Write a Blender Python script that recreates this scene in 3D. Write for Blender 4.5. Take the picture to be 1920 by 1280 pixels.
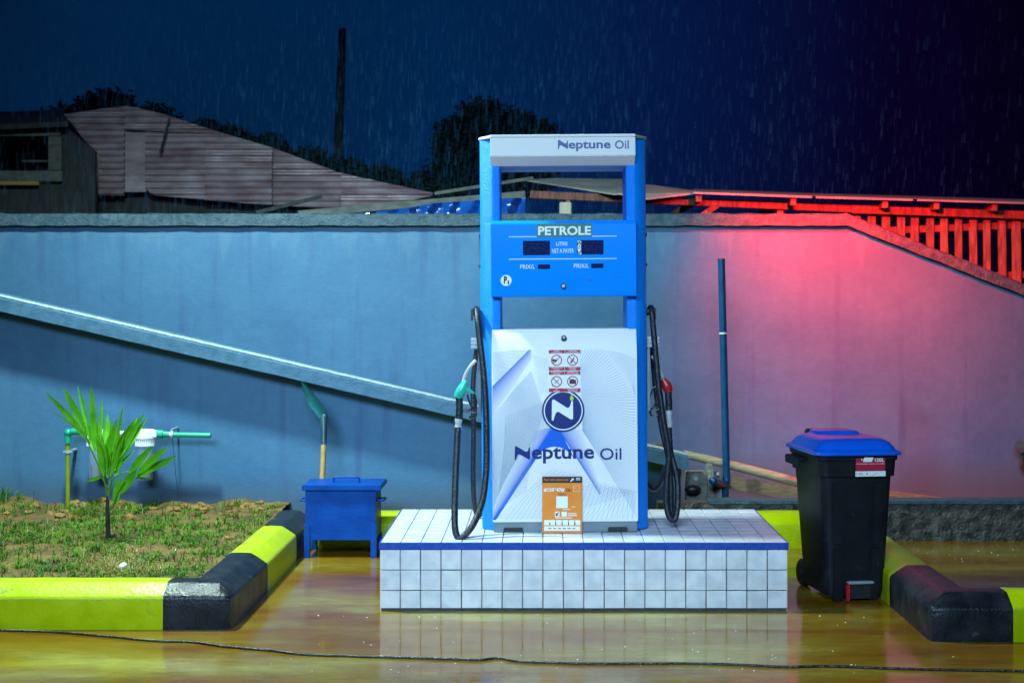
import bpy, bmesh, math, random
from mathutils import Vector, Matrix, noise
random.seed(7)
R = math.radians
sc = bpy.context.scene
for o in list(bpy.data.objects):
    bpy.data.objects.remove(o)
col = sc.collection

# ------------------------------------------------------------------ camera
F = 2667.0            # focal length in photo pixels (50 mm on a 36 mm sensor, 1920 px)
CX, HY, CH = 1016.0, 557.0, 1.675
cam = bpy.data.cameras.new('camera'); camo = bpy.data.objects.new('camera', cam); col.objects.link(camo)
camo.location = (0, 0, CH); camo.rotation_euler = (R(90), 0, 0)
cam.lens = 50.0; cam.sensor_width = 36.0; cam.clip_end = 500
cam.shift_x = -56/1920; cam.shift_y = -83/1920
cam.dof.use_dof = True; cam.dof.focus_distance = 7.95; cam.dof.aperture_fstop = 3.2
sc.camera = camo
sc.render.engine = 'CYCLES'
sc.cycles.use_denoising = True
sc.cycles.max_bounces = 8; sc.cycles.transparent_max_bounces = 40
sc.cycles.sample_clamp_indirect = 4.0
sc.cycles.caustics_reflective = False; sc.cycles.caustics_refractive = False
sc.view_settings.view_transform = 'Standard'; sc.view_settings.look = 'None'
sc.view_settings.exposure = 0.0; sc.view_settings.gamma = 1.0

# ------------------------------------------------------------------ night sky
w = bpy.data.worlds.new('World'); sc.world = w; w.use_nodes = True
wn, wl = w.node_tree.nodes, w.node_tree.links
bg = wn['Background']
tc = wn.new('ShaderNodeTexCoord'); sp = wn.new('ShaderNodeSeparateXYZ'); wl.new(tc.outputs['Generated'], sp.inputs[0])
rmp = wn.new('ShaderNodeValToRGB'); mr = wn.new('ShaderNodeMapRange')
mr.inputs['From Min'].default_value = -0.45; mr.inputs['From Max'].default_value = 0.45
wl.new(sp.outputs['X'], mr.inputs['Value']); wl.new(mr.outputs[0], rmp.inputs[0])
e = rmp.color_ramp.elements
e[0].position = 0.0; e[0].color = (0.0012, 0.008, 0.030, 1)
e[1].position = 0.90; e[1].color = (0.0012, 0.0001, 0.0030, 1)
for p_, c_ in ((0.20, (0.0006, 0.016, 0.058, 1)), (0.42, (0.0005, 0.017, 0.070, 1)), (0.60, (0.0010, 0.0075, 0.050, 1)), (0.76, (0.0020, 0.0006, 0.016, 1))):
    n_ = e.new(p_); n_.color = c_
nz = wn.new('ShaderNodeTexNoise'); nz.inputs['Scale'].default_value = 5; nz.inputs['Detail'].default_value = 4
wl.new(tc.outputs['Generated'], nz.inputs['Vector'])
mr2 = wn.new('ShaderNodeMapRange'); mr2.inputs['To Min'].default_value = 0.6; mr2.inputs['To Max'].default_value = 1.4
wl.new(nz.outputs['Fac'], mr2.inputs['Value'])
wl.new(rmp.outputs[0], bg.inputs['Color']); wl.new(mr2.outputs[0], bg.inputs['Strength'])

# ------------------------------------------------------------------ lamps of the forecourt
def area(name, loc, aim, power, color, size, size_y=None, spread=180):
    d = bpy.data.lights.new(name, 'AREA'); d.energy = power; d.color = color
    d.shape = 'RECTANGLE' if size_y else 'DISK'; d.size = size
    if size_y: d.size_y = size_y
    d.spread = R(spread)
    o = bpy.data.objects.new(name, d); col.objects.link(o); o.location = loc
    o.rotation_euler = (Vector(aim)-Vector(loc)).to_track_quat('-Z', 'Y').to_euler()
    return o
area('canopy_lamp', (-2.7, 8.30, 4.8), (-1.0, 8.6, 0.0), 520, (0.74, 1.0, 0.93), 0.42)
area('forecourt_lamp', (-1.6, -1.0, 5.2), (-0.40, 8.7, 0.62), 97, (0.62, 1.0, 1.34), 5.5, 1.8, spread=47)
def spot(name, loc, aim, power, color, ang, blend, r):
    d = bpy.data.lights.new(name, 'SPOT'); d.energy = power; d.color = color
    d.spot_size = R(ang); d.spot_blend = blend; d.shadow_soft_size = r
    o = bpy.data.objects.new(name, d); col.objects.link(o); o.location = loc
    o.rotation_euler = (Vector(aim)-Vector(loc)).to_track_quat('-Z', 'Y').to_euler()
    return o
spot('red_lamp', (2.12, 9.92, 2.95), (2.42, 11.2, 2.03), 2000, (1.0, 0.006, 0.006), 100, 1.0, 0.06)

# ------------------------------------------------------------------ helpers
def W(px, py, Y):
    return Vector(((px-CX)*Y/F, Y, CH-(py-HY)*Y/F))
def XP(px, Y): return (px-CX)*Y/F
def ZP(py, Y): return CH-(py-HY)*Y/F
def G(px, py, z=0.0):
    Y = (CH-z)*F/(py-HY)
    return Vector(((px-CX)*Y/F, Y, z))

def mat(name, c1, c2=None, rough=0.5, metal=0.0, scale=6.0, stretch=(1, 1, 1), bump=0.0, bscale=40.0,
        r2=None, spec=0.5, coat=0.0, lo=0.35, hi=0.65, rnd=0.0, trans=0.0, alpha=1.0, coords='Object', detail=5.0):
    m = bpy.data.materials.new(name); m.use_nodes = True
    n, l = m.node_tree.nodes, m.node_tree.links
    b = n['Principled BSDF']
    c2 = c2 or c1
    tcn = n.new('ShaderNodeTexCoord'); mp = n.new('ShaderNodeMapping'); mp.inputs['Scale'].default_value = stretch
    l.new(tcn.outputs[coords], mp.inputs[0])
    t = n.new('ShaderNodeTexNoise'); t.inputs['Scale'].default_value = scale; t.inputs['Detail'].default_value = detail
    l.new(mp.outputs[0], t.inputs['Vector'])
    rp = n.new('ShaderNodeValToRGB'); rp.color_ramp.elements[0].position = lo; rp.color_ramp.elements[1].position = hi
    rp.color_ramp.elements[0].color = (*c1, 1); rp.color_ramp.elements[1].color = (*c2, 1)
    l.new(t.outputs['Fac'], rp.inputs[0])
    out = rp.outputs[0]
    if rnd:
        oi = n.new('ShaderNodeObjectInfo'); m1 = n.new('ShaderNodeMapRange')
        m1.inputs['To Min'].default_value = 1-rnd; m1.inputs['To Max'].default_value = 1+rnd
        l.new(oi.outputs['Random'], m1.inputs['Value'])
        mx = n.new('ShaderNodeMix'); mx.data_type = 'RGBA'; mx.blend_type = 'MULTIPLY'; mx.inputs['Factor'].default_value = 1
        l.new(out, mx.inputs[6]); l.new(m1.outputs[0], mx.inputs[7]); out = mx.outputs[2]
        va = n.new('ShaderNodeVectorMath'); va.operation = 'ADD'
        sc_ = n.new('ShaderNodeMath'); sc_.operation = 'MULTIPLY'; sc_.inputs[1].default_value = 37.0
        l.new(oi.outputs['Random'], sc_.inputs[0]); l.new(mp.outputs[0], va.inputs[0]); l.new(sc_.outputs[0], va.inputs[1])
        l.new(va.outputs[0], t.inputs['Vector'])
    l.new(out, b.inputs['Base Color'])
    b.inputs['Roughness'].default_value = rough; b.inputs['Metallic'].default_value = metal
    b.inputs['Specular IOR Level'].default_value = spec
    b.inputs['Coat Weight'].default_value = coat; b.inputs['Coat Roughness'].default_value = 0.08
    b.inputs['Transmission Weight'].default_value = trans; b.inputs['Alpha'].default_value = alpha
    if r2 is not None:
        m3 = n.new('ShaderNodeMapRange'); m3.inputs['From Min'].default_value = lo; m3.inputs['From Max'].default_value = hi
        m3.inputs['To Min'].default_value = rough; m3.inputs['To Max'].default_value = r2
        l.new(t.outputs['Fac'], m3.inputs['Value']); l.new(m3.outputs[0], b.inputs['Roughness'])
    if bump:
        t2 = n.new('ShaderNodeTexNoise'); t2.inputs['Scale'].default_value = bscale; t2.inputs['Detail'].default_value = 6
        l.new(mp.outputs[0], t2.inputs['Vector'])
        bp = n.new('ShaderNodeBump'); bp.inputs['Strength'].default_value = bump; bp.inputs['Distance'].default_value = 0.02
        l.new(t2.outputs['Fac'], bp.inputs['Height']); l.new(bp.outputs[0], b.inputs['Normal'])
    return m

def tag(o, label=None, cat=None, group=None, kind=None):
    if label: o['label'] = label
    if cat: o['category'] = cat
    if group: o['group'] = group
    if kind: o['kind'] = kind
    return o
def empty(name, loc, label, cat, group=None, rot=(0, 0, 0)):
    o = bpy.data.objects.new(name, None); o.empty_display_size = 0.1; col.objects.link(o)
    o.location = loc; o.rotation_euler = rot
    return tag(o, label, cat, group)

class MB:
    def __init__(s, off=(0, 0, 0)): s.v = []; s.f = []; s.c = None; s.off = Vector(off)
    def add(s, vs, fs):
        k = len(s.v); s.v += [Vector(v) for v in vs]; s.f += [[i+k for i in f] for f in fs]; return s
    def box(s, x0, x1, y0, y1, z0, z1):
        return s.add([(x, y, z) for z in (z0, z1) for y in (y0, y1) for x in (x0, x1)],
                     [(0, 2, 3, 1), (4, 5, 7, 6), (0, 1, 5, 4), (2, 6, 7, 3), (0, 4, 6, 2), (1, 3, 7, 5)])
    def bar(s, p0, p1, wd, ht, up=(0, 0, 1)):
        p0, p1 = Vector(p0), Vector(p1); d = (p1-p0).normalized(); u = Vector(up)
        sd = d.cross(u).normalized(); u = sd.cross(d).normalized()
        vs = [p+sd*a*wd/2+u*b*ht/2 for p in (p0, p1) for a, b in ((-1, -1), (1, -1), (1, 1), (-1, 1))]
        return s.add(vs, [(0, 1, 2, 3), (7, 6, 5, 4), (0, 4, 5, 1), (1, 5, 6, 2), (2, 6, 7, 3), (3, 7, 4, 0)])
    def tube(s, pts, r, n=10, caps=True):
        pts = [Vector(p) for p in pts]; m = len(pts)
        rs = r if isinstance(r, (list, tuple)) else [r]*m
        t0 = (pts[1]-pts[0]).normalized()
        a = t0.orthogonal().normalized(); vs = []
        for i, p in enumerate(pts):
            t = ((pts[i+1]-pts[i]) if i == 0 else (pts[i]-pts[i-1]) if i == m-1 else
                 (pts[i+1]-pts[i]).normalized()+(pts[i]-pts[i-1]).normalized())
            if t.length < 1e-7: t = t0
            t.normalize(); a = (a-t*a.dot(t)).normalized(); b = t.cross(a); t0 = t
            vs += [p+(a*math.cos(2*math.pi*k/n)+b*math.sin(2*math.pi*k/n))*rs[i] for k in range(n)]
        fs = [(i*n+k, i*n+(k+1) % n, (i+1)*n+(k+1) % n, (i+1)*n+k) for i in range(m-1) for k in range(n)]
        if caps: fs += [tuple(range(n-1, -1, -1)), tuple((m-1)*n+k for k in range(n))]
        return s.add(vs, fs)
    def cyl(s, p0, p1, r0, r1=None, n=16): return s.tube([p0, p1], [r0, r0 if r1 is None else r1], n)
    def prism(s, poly, axis, a0, a1):
        """poly in the two other axes (in x,y,z order), swept along axis from a0 to a1"""
        n = len(poly)
        def P(q, a):
            return {'x': (a, q[0], q[1]), 'y': (q[0], a, q[1]), 'z': (q[0], q[1], a)}[axis]
        vs = [P(q, a0) for q in poly]+[P(q, a1) for q in poly]
        return s.add(vs, [tuple(range(n)), tuple(range(2*n-1, n-1, -1))]+[(i, i+n, (i+1) % n+n, (i+1) % n) for i in range(n)])
    def ball(s, c, r, sx=1, sy=1, sz=1, nu=12, nv=8):
        c = Vector(c); vs = [c+Vector((0, 0, r*sz))]
        for j in range(1, nv):
            th = math.pi*j/nv
            vs += [c+Vector((r*sx*math.sin(th)*math.cos(2*math.pi*k/nu), r*sy*math.sin(th)*math.sin(2*math.pi*k/nu), r*sz*math.cos(th))) for k in range(nu)]
        vs.append(c-Vector((0, 0, r*sz)))
        fs = [(0, 1+k, 1+(k+1) % nu) for k in range(nu)]
        for j in range(nv-2):
            fs += [(1+j*nu+k, 1+(j+1)*nu+k, 1+(j+1)*nu+(k+1) % nu, 1+j*nu+(k+1) % nu) for k in range(nu)]
        L = len(vs)-1; b = 1+(nv-2)*nu
        fs += [(L, b+(k+1) % nu, b+k) for k in range(nu)]
        return s.add(vs, fs)
    def build(s, name, m, parent=None, bevel=0.0, seg=2, smooth=None, label=None, cat=None, group=None, kind=None, recalc=True, jitter=0):
        me = bpy.data.meshes.new(name)
        me.from_pydata([v-s.off for v in s.v], [], s.f)
        if recalc or bevel:
            bm = bmesh.new(); bm.from_mesh(me)
            if recalc: bmesh.ops.recalc_face_normals(bm, faces=bm.faces)
            if bevel:
                es = [e_ for e_ in bm.edges if len(e_.link_faces) == 2 and e_.calc_face_angle(0) > R(30)]
                bmesh.ops.bevel(bm, geom=es, offset=bevel, segments=seg, affect='EDGES', clamp_overlap=True)
            bm.to_mesh(me); bm.free()
        if smooth is None: smooth = True
        if smooth:
            me.polygons.foreach_set('use_smooth', [True]*len(me.polygons)); me.set_sharp_from_angle(angle=R(38))
        me.materials.append(m)
        o = bpy.data.objects.new(name, me); col.objects.link(o)
        if parent: o.parent = parent
        return tag(o, label, cat, group, kind)

def curve_pts(pts, n=8):
    """Catmull-Rom through the points"""
    pts = [Vector(p) for p in pts]; out = []
    q = [pts[0]*2-pts[1]]+pts+[pts[-1]*2-pts[-2]]
    for i in range(1, len(q)-2):
        for k in range(n):
            t = k/n
            out.append(0.5*((2*q[i])+(q[i+1]-q[i-1])*t+(2*q[i-1]-5*q[i]+4*q[i+1]-q[i+2])*t*t+(3*q[i]-q[i-1]-3*q[i+1]+q[i+2])*t**3))
    out.append(pts[-1]); return out

_tc = {}
def text_poly(body, bold=0.0):
    if (body, bold) not in _tc:
        c = bpy.data.curves.new('lettering', 'FONT'); c.body = body; c.size = 1.0; c.offset = bold; c.resolution_u = 3; c.fill_mode = 'FRONT'
        o = bpy.data.objects.new('lettering', c); col.objects.link(o)
        me = bpy.data.meshes.new_from_object(o.evaluated_get(bpy.context.evaluated_depsgraph_get()))
        vs = [v.co.copy() for v in me.vertices]; fs = [tuple(p.vertices) for p in me.polygons]
        bpy.data.objects.remove(o); bpy.data.curves.remove(c); bpy.data.meshes.remove(me)
        x0 = min(v.x for v in vs); x1 = max(v.x for v in vs); y0 = min(v.y for v in vs); y1 = max(v.y for v in vs)
        _tc[(body, bold)] = ([((v.x-x0)/(x1-x0), (v.y-y0)/(y1-y0)) for v in vs], fs)
    return _tc[(body, bold)]
def put_text(mb, body, x0, x1, z0, z1, y, bold=0.0):
    vs, fs = text_poly(body, bold)
    # faces look towards -y
    return mb.add([(x0+u*(x1-x0), y, z0+v*(z1-z0)) for u, v in vs], fs)

# ------------------------------------------------------------------ materials
M = {}
M['wall'] = None
def wall_mat(name, c1, c2, c3, drip=None):
    m = bpy.data.materials.new(name); m.use_nodes = True
    n, l = m.node_tree.nodes, m.node_tree.links; b = n['Principled BSDF']
    tcn = n.new('ShaderNodeTexCoord')
    t1 = n.new('ShaderNodeTexNoise'); t1.inputs['Scale'].default_value = 1.1; t1.inputs['Detail'].default_value = 8; t1.inputs['Roughness'].default_value = 0.6
    l.new(tcn.outputs['Object'], t1.inputs['Vector'])
    r1 = n.new('ShaderNodeValToRGB'); r1.color_ramp.elements[0].position = 0.3; r1.color_ramp.elements[1].position = 0.7
    r1.color_ramp.elements[0].color = (*c1, 1); r1.color_ramp.elements[1].color = (*c2, 1); l.new(t1.outputs['Fac'], r1.inputs[0])
    mp = n.new('ShaderNodeMapping'); mp.inputs['Scale'].default_value = (5.0, 1, 0.35); l.new(tcn.outputs['Object'], mp.inputs[0])
    t2 = n.new('ShaderNodeTexNoise'); t2.inputs['Scale'].default_value = 1.6; t2.inputs['Detail'].default_value = 6; l.new(mp.outputs[0], t2.inputs['Vector'])
    r2 = n.new('ShaderNodeValToRGB'); r2.color_ramp.elements[0].position = 0.56; r2.color_ramp.elements[1].position = 0.72
    r2.color_ramp.elements[0].color = (0, 0, 0, 1); r2.color_ramp.elements[1].color = (0.6, 0.6, 0.6, 1); l.new(t2.outputs['Fac'], r2.inputs[0])
    mx = n.new('ShaderNodeMix'); mx.data_type = 'RGBA'; l.new(r2.outputs[0], mx.inputs[0]); l.new(r1.outputs[0], mx.inputs[6]); mx.inputs[7].default_value = (*c3, 1)
    out = mx.outputs[2]
    if drip:     # water runs below the coping
        sx = n.new('ShaderNodeSeparateXYZ'); l.new(tcn.outputs['Object'], sx.inputs[0])
        mp5 = n.new('ShaderNodeMapping'); mp5.inputs['Scale'].default_value = (9, 1, 0.12); l.new(tcn.outputs['Object'], mp5.inputs[0])
        t5 = n.new('ShaderNodeTexNoise'); t5.inputs['Scale'].default_value = 1.0; t5.inputs['Detail'].default_value = 3; l.new(mp5.outputs[0], t5.inputs['Vector'])
        md = n.new('ShaderNodeMath'); md.operation = 'MULTIPLY_ADD'; md.inputs[1].default_value = 1.1; md.inputs[2].default_value = -0.5; l.new(t5.outputs['Fac'], md.inputs[0])
        ma = n.new('ShaderNodeMath'); ma.operation = 'ADD'; l.new(sx.outputs['Z'], ma.inputs[0]); l.new(md.outputs[0], ma.inputs[1])
        m5 = n.new('ShaderNodeMapRange'); m5.inputs['From Min'].default_value = drip; m5.inputs['From Max'].default_value = drip+0.10; m5.inputs['To Max'].default_value = 0.32; l.new(ma.outputs[0], m5.inputs['Value'])
        mx5 = n.new('ShaderNodeMix'); mx5.data_type = 'RGBA'; l.new(m5.outputs[0], mx5.inputs[0]); l.new(out, mx5.inputs[6]); mx5.inputs[7].default_value = (0.105, 0.20, 0.31, 1); out = mx5.outputs[2]
    # fine mottling of the brushed paint, and mud splashed along the foot
    t6 = n.new('ShaderNodeTexNoise'); t6.inputs['Scale'].default_value = 16; t6.inputs['Detail'].default_value = 9; t6.inputs['Roughness'].default_value = 0.7; l.new(tcn.outputs['Object'], t6.inputs['Vector'])
    m6 = n.new('ShaderNodeMapRange'); m6.inputs['From Min'].default_value = 0.3; m6.inputs['From Max'].default_value = 0.7; m6.inputs['To Min'].default_value = 0.92; m6.inputs['To Max'].default_value = 1.08; l.new(t6.outputs['Fac'], m6.inputs['Value'])
    x6 = n.new('ShaderNodeMix'); x6.data_type = 'RGBA'; x6.blend_type = 'MULTIPLY'; x6.inputs[0].default_value = 1; l.new(out, x6.inputs[6]); l.new(m6.outputs[0], x6.inputs[7])
    s7 = n.new('ShaderNodeSeparateXYZ'); l.new(tcn.outputs['Object'], s7.inputs[0])
    a7 = n.new('ShaderNodeMath'); a7.operation = 'MULTIPLY_ADD'; a7.inputs[1].default_value = -0.22; l.new(t1.outputs['Fac'], a7.inputs[0]); l.new(s7.outputs['Z'], a7.inputs[2])
    m7 = n.new('ShaderNodeMapRange'); m7.inputs['From Min'].default_value = 0.06; m7.inputs['From Max'].default_value = 0.34; m7.inputs['To Min'].default_value = 0.75; m7.inputs['To Max'].default_value = 0.0; l.new(a7.outputs[0], m7.inputs['Value'])
    x7 = n.new('ShaderNodeMix'); x7.data_type = 'RGBA'; l.new(m7.outputs[0], x7.inputs[0]); l.new(x6.outputs[2], x7.inputs[6]); x7.inputs[7].default_value = (0.065, 0.085, 0.095, 1)
    l.new(x7.outputs[2], b.inputs['Base Color'])
    b.inputs['Roughness'].default_value = 0.55; b.inputs['Specular IOR Level'].default_value = 0.35
    t3 = n.new('ShaderNodeTexNoise'); t3.inputs['Scale'].default_value = 55; t3.inputs['Detail'].default_value = 6; l.new(tcn.outputs['Object'], t3.inputs['Vector'])
    t4 = n.new('ShaderNodeTexNoise'); t4.inputs['Scale'].default_value = 5; t4.inputs['Detail'].default_value = 4; l.new(tcn.outputs['Object'], t4.inputs['Vector'])
    ad = n.new('ShaderNodeMath'); ad.operation = 'MULTIPLY_ADD'; ad.inputs[1].default_value = 0.3; l.new(t3.outputs['Fac'], ad.inputs[0]); l.new(t4.outputs['Fac'], ad.inputs[2])
    bp = n.new('ShaderNodeBump'); bp.inputs['Strength'].default_value = 0.35; bp.inputs['Distance'].default_value = 0.012
    l.new(ad.outputs[0], bp.inputs['Height']); l.new(bp.outputs[0], b.inputs['Normal'])
    return m
WC = ((0.038, 0.122, 0.240), (0.062, 0.174, 0.305), (0.040, 0.088, 0.215))
M['wall'] = wall_mat('grey_blue_render', *WC); M['wall_drip'] = wall_mat('grey_blue_render_with_drips', *WC, drip=2.17)
M['coping'] = mat('wet_concrete_coping', (0.022, 0.058, 0.088), (0.060, 0.105, 0.135), 0.42, spec=0.3, scale=22, bump=0.45, bscale=75, r2=0.55, detail=9)
M['coping_smooth'] = mat('smooth_grey_blue_coping', (0.042, 0.112, 0.185), (0.062, 0.145, 0.235), 0.5, spec=0.25, scale=16, bump=0.16, bscale=45, r2=0.55, detail=8)
M['rough'] = mat('rough_cast_concrete', (0.030, 0.029, 0.025), (0.085, 0.080, 0.068), 0.5, scale=18, bump=1.0, bscale=45, r2=0.7)
M['kerb_yellow'] = mat('yellow_kerb_paint', (0.37, 0.47, 0.0003), (0.43, 0.54, 0.0006), 0.30, scale=9, bump=0.16, bscale=45, r2=0.5, spec=0.22)
M['kerb_black'] = mat('black_kerb_paint', (0.006, 0.008, 0.013), (0.017, 0.020, 0.027), 0.30, scale=9, bump=0.22, bscale=70, r2=0.45, spec=0.28)
M['tile'] = mat('glazed_white_tile', (0.58, 0.60, 0.655), (0.74, 0.755, 0.80), 0.22, scale=13, bump=0.02, bscale=10, rnd=0.035, detail=7)
M['grout'] = mat('dark_grout', (0.03, 0.032, 0.04), (0.06, 0.06, 0.07), 0.8, scale=30)
M['blue_trim'] = mat('chipped_blue_trim', (0.008, 0.05, 0.33), (0.012, 0.075, 0.42), 0.35, scale=40, bump=0.2, bscale=90)
M['pump_blue'] = mat('pump_blue_enamel', (0.0, 0.23, 0.90), (0.0, 0.245, 0.93), 0.42, scale=3, bump=0.03, bscale=60, spec=0.12)
M['pump_blue_wet'] = mat('wet_pump_blue_enamel', (0.0, 0.23, 0.90), (0.0, 0.245, 0.93), 0.34, scale=3, bump=0.5, bscale=190, spec=0.3)
M['pump_white'] = mat('white_enamel', (0.71, 0.70, 0.71), (0.75, 0.74, 0.75), 0.5, scale=4, spec=0.3)
M['pump_grey'] = mat('grey_pump_base', (0.13, 0.17, 0.20), (0.17, 0.21, 0.24), 0.5, scale=12)
M['navy'] = mat('navy_print', (0.002, 0.015, 0.15), None, 0.4)
M['logo_blue'] = mat('logo_blue_print', (0.006, 0.04, 0.30), None, 0.4)
M['white_print'] = mat('white_print', (0.74, 0.78, 0.80), None, 0.45)
M['pale_print'] = mat('pale_blue_print', (0.30, 0.62, 0.85), None, 0.45)
M['line_print'] = mat('grey_line_print', (0.22, 0.34, 0.50), None, 0.45)
M['green_print'] = mat('green_print', (0.0, 0.13, 0.085), None, 0.4)
M['lime_print'] = mat('lime_print', (0.45, 0.62, 0.02), None, 0.4)
M['red_print'] = mat('red_print', (0.40, 0.012, 0.045), None, 0.45)
M['black_print'] = mat('black_print', (0.012, 0.014, 0.02), None, 0.45)
M['orange'] = mat('orange_card', (0.74, 0.20, 0.02), (0.80, 0.25, 0.03), 0.4, scale=8)
M['screen'] = mat('dark_display_glass', (0.006, 0.012, 0.07), (0.06, 0.09, 0.22), 0.12, scale=170, lo=0.55, hi=0.72)
M['rubber'] = mat('wet_black_rubber', (0.006, 0.010, 0.016), (0.014, 0.020, 0.030), 0.28, scale=60, bump=0.3, bscale=110, r2=0.42, spec=0.4)
M['plastic_black'] = mat('black_plastic', (0.010, 0.013, 0.017), (0.02, 0.024, 0.03), 0.4, scale=20, bump=0.08, bscale=220)
M['chrome'] = mat('bright_metal', (0.58, 0.60, 0.62), (0.72, 0.73, 0.75), 0.28, metal=0.45, scale=20)
M['teal'] = mat('teal_nozzle_plastic', (0.015, 0.36, 0.27), (0.02, 0.42, 0.32), 0.35, scale=20)
M['red_plastic'] = mat('red_nozzle_plastic', (0.36, 0.012, 0.02), (0.45, 0.015, 0.03), 0.35, scale=20)
M['box_blue'] = mat('royal_blue_metal_paint', (0.0004, 0.044, 0.25), (0.001, 0.060, 0.32), 0.4, spec=0.15, scale=7, bump=0.12, bscale=50, r2=0.5)
M['shovel'] = mat('teal_painted_steel', (0.02, 0.15, 0.155), (0.03, 0.20, 0.19), 0.35, scale=15, bump=0.1)
M['socket'] = mat('dark_teal_steel', (0.006, 0.045, 0.06), (0.012, 0.06, 0.075), 0.4, scale=20)
M['wood'] = mat('ochre_wood', (0.36, 0.20, 0.05), (0.46, 0.28, 0.08), 0.5, scale=10, stretch=(8, 8, 1))
M['plank'] = mat('brown_plank_wood', (0.14, 0.085, 0.04), (0.26, 0.16, 0.075), 0.6, scale=9, stretch=(1.5, 8, 8), bump=0.3)
M['pole_wood'] = mat('pale_pole_wood', (0.27, 0.25, 0.13), (0.40, 0.38, 0.22), 0.55, scale=9, stretch=(1, 8, 8), bump=0.25)
M['timber'] = mat('weathered_timber', (0.11, 0.035, 0.024), (0.27, 0.095, 0.065), 0.7, scale=5, stretch=(7, 7, 1.2), bump=0.3, bscale=20, rnd=0.18)
M['dark_timber'] = mat('dark_wet_timber', (0.010, 0.017, 0.022), (0.030, 0.042, 0.048), 0.7, scale=6, stretch=(4, 4, 1), bump=0.3)
M['hut_timber'] = mat('grey_hut_timber', (0.06, 0.075, 0.075), (0.12, 0.135, 0.125), 0.7, scale=6, stretch=(2, 4, 4), bump=0.3)
M['rusty_sheet'] = mat('rusty_corrugated_iron', (0.30, 0.20, 0.235), (0.52, 0.44, 0.50), 0.42, metal=0.15, scale=3, stretch=(1, 1, 3), bump=0.2, bscale=15, rnd=0.14, detail=8)
M['grey_sheet'] = mat('grey_roof_sheet', (0.22, 0.24, 0.24), (0.34, 0.35, 0.33), 0.5, metal=0.2, scale=4, bump=0.2, bscale=15)
M['tarp'] = mat('blue_tarpaulin', (0.004, 0.045, 0.24), (0.008, 0.08, 0.36), 0.2, scale=6, bump=0.5, bscale=8)
M['bark'] = mat('dark_bark', (0.012, 0.016, 0.014), (0.028, 0.032, 0.028), 0.8, scale=12, bump=0.5)
M['dark_leaf'] = mat('haze_tinted_foliage', (0.015, 0.055, 0.055), (0.03, 0.085, 0.08), 0.8, scale=3)  # blue tint carries the rain haze that veils the distant crowns
M['leaf'] = mat('palm_green', (0.06, 0.32, 0.005), (0.15, 0.50, 0.016), 0.3, scale=9, spec=0.4)
M['palm_stem'] = mat('palm_stem_green', (0.06, 0.17, 0.02), (0.12, 0.26, 0.03), 0.4, scale=20)
M['soil'] = mat('brown_garden_soil', (0.075, 0.042, 0.009), (0.20, 0.115, 0.024), 0.7, scale=5, bump=1.0, bscale=35, detail=9)
M['clod'] = mat('orange_soil_clod', (0.20, 0.105, 0.025), (0.32, 0.17, 0.04), 0.8, scale=14, bump=0.8, bscale=40)
M['grass'] = mat('grass_green', (0.024, 0.095, 0.003), (0.135, 0.27, 0.016), 0.35, scale=7, spec=0.3)
M['straw'] = mat('dry_straw', (0.30, 0.20, 0.05), (0.45, 0.33, 0.10), 0.5, scale=9)
M['green_pipe'] = mat('green_pipe_plastic', (0.005, 0.30, 0.17), (0.008, 0.36, 0.21), 0.3, scale=15, coat=0.2)
M['yellow_pipe'] = mat('olive_yellow_pipe', (0.19, 0.25, 0.012), (0.26, 0.31, 0.02), 0.35, scale=10)
M['white_plastic'] = mat('white_plastic', (0.76, 0.78, 0.80), None, 0.35)
M['blue_pipe'] = mat('dark_blue_pipe', (0.004, 0.050, 0.14), (0.007, 0.070, 0.18), 0.3, scale=12, coat=0.2)
M['lid_blue'] = mat('blue_bin_lid_plastic', (0.002, 0.095, 0.66), (0.003, 0.115, 0.72), 0.26, scale=10, bump=0.03, bscale=30)
M['bin_black'] = mat('black_bin_plastic', (0.005, 0.007, 0.011), (0.009, 0.012, 0.017), 0.42, spec=0.25, scale=8, bump=0.1, bscale=250)
M['silver'] = mat('silver_pedal', (0.42, 0.46, 0.52), (0.5, 0.54, 0.6), 0.3, metal=0.4, scale=15)
M['grey_concrete'] = mat('dirty_concrete_block', (0.14, 0.135, 0.11), (0.27, 0.26, 0.22), 0.7, scale=12, bump=0.6)
M['rust'] = mat('rusty_iron', (0.20, 0.075, 0.04), (0.33, 0.15, 0.09), 0.7, scale=25, bump=0.4)
M['paper'] = mat('white_paper', (0.80, 0.82, 0.84), None, 0.6)
M['cable'] = mat('black_cable_rubber', (0.010, 0.010, 0.011), (0.02, 0.02, 0.022), 0.22, scale=60, bump=0.3, bscale=120)
M['yellow_plank'] = mat('yellow_plank', (0.32, 0.24, 0.05), None, 0.6)
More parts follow.
